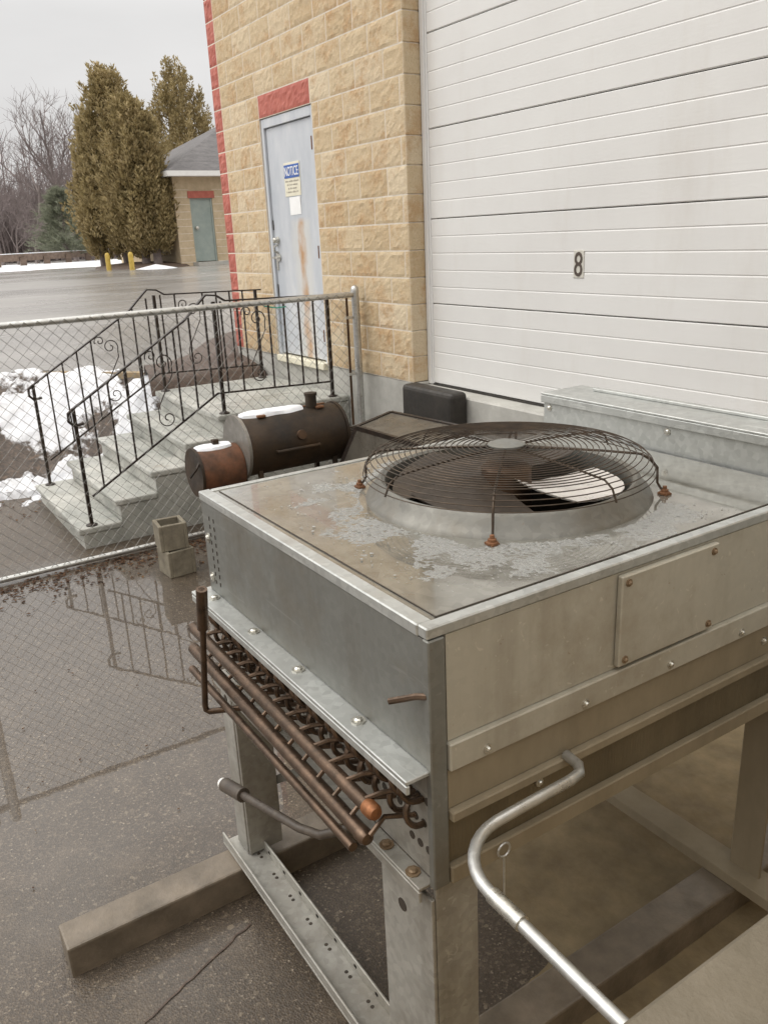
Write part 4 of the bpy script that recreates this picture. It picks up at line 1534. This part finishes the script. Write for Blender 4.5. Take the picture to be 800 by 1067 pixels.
# cedars
def cedar(x, y, h, rw, n, label, lean=0, seed=0):
    z0 = road_z(x) + .15
    root = thing('cedar_tree', (x, y, z0), label, 'tree', 'cedar trees by the outbuilding')
    rr = random.Random(seed)
    m_ = MB()
    m_.tube([(x, y, z0 - .2), (x + .03, y, z0 + h * .3), (x + lean * .5, y, z0 + h * .65), (x + lean, y, z0 + h * .96)], [.14, .09, .04, .008], 8)
    # several plumes make the ragged outline
    pl = [(0, 0, 1.0, 1.0)]
    for k_ in range(9):
        a_ = rr.uniform(0, 6.28)
        d_r = rr.uniform(.25, .75) * rw
        pl.append((d_r * cos(a_), d_r * sin(a_), rr.uniform(.62, .95) * (1 - .18 * d_r / rw), rr.uniform(.35, .6)))
    for (px_, py_, ph, pr) in pl[1:]:
        m_.tube([(x, y, z0 + h * .08), (x + px_ * .5, y + py_ * .5, z0 + h * ph * .4), (x + px_ * .8, y + py_ * .8, z0 + h * ph * .75)], [.05, .03, .01], 5)
    m_.build('trunk', MT['bark'], root)
    lf = MB()
    # upright feathery plumes over the whole crown
    plumes = []
    npl = int(n / 42)
    for i in range(npl):
        px_, py_, ph, pr = pl[rr.randrange(len(pl))] if i % 2 else pl[0]
        t_ = rr.random() ** .85 * .94
        prof = (min(1, t_ * 4.5 + .30)) * (1 - t_ ** 1.7) ** .8
        a_ = rr.uniform(0, 6.28)
        q = rr.uniform(.6, 1.05) if rr.random() < .8 else rr.uniform(.1, .6)
        R_ = rw * pr * prof * q
        base_ = Vector((x + px_ * (.4 + .6 * t_) + R_ * cos(a_), y + py_ * (.4 + .6 * t_) + R_ * sin(a_), z0 + .05 + h * ph * t_ * .93))
        plumes.append((base_, rr.uniform(.45, 1.15) * (1 - .35 * t_), rr.uniform(.13, .27) * (1 - .4 * t_), a_))
    top_z = z0 + h
    for k in range(6):
        plumes.append((Vector((x + lean + rr.uniform(-.12, .12), y + rr.uniform(-.12, .12), z0 + h * (.86 + .012 * k))), h * .14 - .01 * k, .16, rr.uniform(0, 6.28)))
    for (b0, hh, r0, a0) in plumes:
        hh = min(hh, max(.25, top_z - b0.z))
        ax = Vector((cos(a0) * .28 + rr.uniform(-.12, .12), sin(a0) * .28 + rr.uniform(-.12, .12), 1)).normalized()
        for k in range(62):
            u_ = rr.random()
            rad = r0 * (u_ * 3.2 + .25 if u_ < .25 else 1.05) * (1 - u_) ** .6
            a_ = rr.uniform(0, 6.28)
            q = rr.random() ** .5
            b_ = b0 + ax * hh * u_ + Vector((cos(a_), sin(a_), 0)) * rad * q
            d_ = (ax * .8 + Vector((cos(a_), sin(a_), 0)) * .7 + Vector((rr.uniform(-.4, .4), rr.uniform(-.4, .4), rr.uniform(-.2, .4)))).normalized()
            s2 = d_.orthogonal().normalized()
            w2 = rr.uniform(0, 3.1)
            s2 = s2 * cos(w2) + d_.cross(s2) * sin(w2)
            L_, W_ = rr.uniform(.07, .17), rr.uniform(.014, .034)
            lf.add([b_, b_ + d_ * L_ * .5 + s2 * W_, b_ + d_ * L_, b_ + d_ * L_ * .45 - s2 * W_], [(0, 1, 2, 3)])
    lf.build('crown', MT['cedar'], root)
    return root


def ypix(px, x):
    return pix(px, 230, 0, x).y


def ztop(px, py, x):
    return pix(px, py, 0, x).z


for (px, py, x, rw, n, lab, sd) in (
        (106, 72, -26.4, 1.25, 26000, 'tall brown-green cedar at the left of the cedar clump', 11),
        (131, 104, -25.2, .95, 26000, 'bushy brown-green cedar in the middle of the cedar clump', 23),
        (180, 64, -33.6, 2.05, 28000, 'pointed brown-green cedar standing behind the small outbuilding', 5),
        (146, 122, -24.9, .62, 13000, 'low dense cedar close to the corner of the outbuilding', 31),
        (88, 128, -27.2, .75, 11000, 'narrow short cedar on the outer left edge of the clump', 47)):
    y = pix(px, py, 0, x).y
    cedar(x, y, ztop(px, py, x) - road_z(x), rw, n, lab, 0, sd)


# bare trees
def bare_tree(x, y, h, label, seed, spread=.5, name='bare_tree', n0=5):
    rr = random.Random(seed)
    z0 = road_z(x) - .1
    root = thing(name, (x, y, z0), label, 'tree', 'bare winter trees')
    tr, tw = MB(), MB()

    def grow(p, d, L_, r, lev):
        k_ = 4 if lev < 2 else 3
        pts_, rs_ = [p], [r]
        q = p.copy()
        dd = d.copy()
        for i in range(k_):
            dd = (dd + Vector((rr.uniform(-.16, .16), rr.uniform(-.16, .16), rr.uniform(-.04, .14)))).normalized()
            q = q + dd * L_ / k_
            pts_.append(q.copy())
            rs_.append(r * (1 - .6 * (i + 1) / k_))
        (tr if lev < 2 else tw).tube(pts_, rs_, 6 if lev == 0 else (4 if lev == 1 else 3), False)
        if lev >= 4:
            return
        nb2 = (n0 + 3, 6, 5, 4)[lev]
        for i in range(nb2):
            u_ = rr.uniform(.35 if lev == 0 else .2, 1)
            ix = min(int(u_ * k_), k_ - 1)
            bp_ = pts_[ix].lerp(pts_[ix + 1], u_ * k_ - ix)
            a_ = rr.uniform(0, 6.28)
            pe = dd.orthogonal().normalized()
            pe = pe * cos(a_) + dd.cross(pe) * sin(a_)
            nd = (dd * .75 + pe * (spread + rr.uniform(0, .35)) + Vector((0, 0, .22))).normalized()
            grow(bp_, nd, L_ * rr.uniform(.42, .66), max(r * .45, .008), lev + 1)
    grow(Vector((x, y, z0)), Vector((rr.uniform(-.08, .08), rr.uniform(-.08, .08), 1)), h * .62, h * .018, 0)
    tr.build('trunk', MT['bark'], root)
    tw.build('twigs', MT['twig'], root)
    return root


for (px, py, x, lab, sd, sp) in (
        (52, 92, -42, 'tallest bare tree with an upright trunk, left of the cedars', 3, .55),
        (14, 128, -40, 'bare tree with leaning limbs at the left edge of the view', 8, .7),
        (-18, 150, -38, 'bare tree half cut off by the left edge of the view', 15, .7),
        (33, 165, -47, 'thin bare tree between the two larger bare trees', 21, .5),
        (80, 150, -46, 'thin bare tree close beside the cedars', 29, .5),
        (68, 190, -44, 'low bushy bare tree right of the tall trunk', 36, .6),
        (5, 195, -37, 'low bare thicket tree just behind the guard rail on the left', 41, .7)):
    y = pix(px, py, 0, x).y
    bare_tree(x, y, ztop(px, py, x) - road_z(x), lab, sd, sp)

# distant wood: a dense mass of trunks and twigs
m = MB()
rr = random.Random(99)
for i in range(2600):
    x = rr.uniform(-75, -50)
    y = ypix(rr.uniform(-60, 250), x)
    h = rr.uniform(1.5, 4.5) if rr.random() < .85 else rr.uniform(4, 7)
    z0 = road_z(x)
    lx, ly = rr.uniform(-.6, .6), rr.uniform(-.6, .6)
    m.tube([(x, y, z0), (x + lx * .3, y + ly * .3, z0 + h * .5), (x + lx, y + ly, z0 + h)], [.06, .04, .012], 3, False)
    for k in range(6):
        u_ = rr.uniform(.2, .95)
        b_ = Vector((x + lx * u_, y + ly * u_, z0 + h * u_))
        m.tube([b_, b_ + Vector((rr.uniform(-.6, .6), rr.uniform(-.9, .9), rr.uniform(.3, 1.4)))], [.022, .008], 3, False)
o = m.build('distant_wood', MT['twig'], origin=(-60, 15, 1.6))
tag(o, 'hazy mass of bare twigs and trunks of the wood beyond the road', 'wood', kind='stuff')


# pine
def pine(px, py, x, rw, label, seed):
    rr = random.Random(seed)
    y = pix(px, py, 0, x).y
    z0 = road_z(x)
    h = ztop(px, py, x) - z0
    root = thing('pine_tree', (x, y, z0), label, 'tree')
    MB().tube([(x, y, z0 - .1), (x, y, z0 + h)], [.12, .015], 7).build('trunk', MT['bark'], root)
    lf = MB()
    for i in range(430):
        t_ = rr.random() ** 1.25
        a_ = rr.uniform(0, 6.28)
        R_ = rw * (1 - t_) ** .8 * rr.uniform(.6, 1.05) + .08
        b0 = Vector((x, y, z0 + .25 + h * t_ * .9))
        b1 = b0 + Vector((R_ * cos(a_), R_ * sin(a_), R_ * rr.uniform(.1, .55)))
        for k_ in range(34):
            u_ = rr.uniform(.25, 1)
            b_ = b0.lerp(b1, u_)
            d_ = Vector((cos(a_) + rr.uniform(-1, 1), sin(a_) + rr.uniform(-1, 1), rr.uniform(-.1, 1.1))).normalized()
            s2 = d_.orthogonal().normalized() * .012
            L_ = rr.uniform(.14, .3)
            lf.add([b_ - s2, b_ + s2, b_ + d_ * L_], [(0, 1, 2)])
    lf.build('crown', MT['pine'], root)


pine(60, 195, -39, 1.75, 'soft green pine standing before the bare trees, left of the cedars', 4)

# timber guard rail
ga, gb = pix(-30, 264.5, 0, -33.5), pix(118, 262.5, 0, -41)
gdr = thing('guard_rail', (-36, (ga.y + gb.y) / 2, 1.6), 'low weathered timber guard rail topped with snow beyond the road', 'guard rail')
za = 2.12
A, B = Vector((-33.5, ga.y, za)), Vector((-41, gb.y, za))
d_ = (B - A).normalized()
A2 = A - d_ * 6
MB().bar(A2 - Vector((0, 0, .13)), B - Vector((0, 0, .13)), .12, .26).build('rail', MT['wood'], gdr)
MB().bar(A2 + Vector((0, 0, .015)), B + Vector((0, 0, .015)), .13, .03).build('snow_cap', MT['snow'], gdr)
nP = 10
for i in range(nP):
    p = A2.lerp(B, (i + .5) / nP)
    MB().box((p.x + .07, p.y - .11, 1.5), (p.x + .25, p.y + .11, za - .12)).build('post', MT['wood'], gdr)

# dead leaves and grit along the fence foot and the bank toe
m = MB()
rr = random.Random(12)
for i in range(2600):
    if i < 2200:
        y = rr.uniform(-1.5, 3.3)
        x = FX + .03 + abs(rr.gauss(0, .20))
        zz = .006
    elif i < 2450:
        y = rr.uniform(-.5, 1.35)
        x = rr.uniform(-8.4, -7.5)
        zz = bank_z(x, y) + .012 if x < -7.6 else .008
        zz = max(zz, .008)
    else:
        x, y = rr.uniform(-6, -2.6), rr.uniform(-.8, 3.2)
        zz = .007
    s_ = rr.uniform(.006, .022) if i < 2450 else rr.uniform(.004, .011)
    a = rr.uniform(0, 6.28)
    tz = rr.uniform(-.3, .3) * s_
    m.add([(x + s_ * cos(a), y + s_ * sin(a), zz + tz), (x - s_ * .6 * sin(a), y + s_ * .6 * cos(a), zz + s_ * .25), (x - s_ * cos(a), y - s_ * sin(a), zz - tz * .5),
           (x + s_ * .6 * sin(a), y - s_ * .6 * cos(a), zz + s_ * .2)], [(0, 1, 2, 3)])
o = m.build('leaf_litter', MT['leaf'], origin=(-6, 1, 0))
tag(o, 'dead brown leaves and grit scattered along the foot of the fence', 'leaf litter', kind='stuff')
# green twine on the railing
m = MB()
pa = pix(272, 321, 0, -7.3)
m.tube([(-6.47, 2.98, 1.765), (-6.49, 3.02, 1.72), (-6.47, 3.12, 1.70), (-6.45, 3.20, 1.705)], .006, 6)
tag(m.build('green_twine', MT['hose'], origin=(-6.47, 3.0, 1.7)), 'short green twine tied to the near iron railing', 'twine')
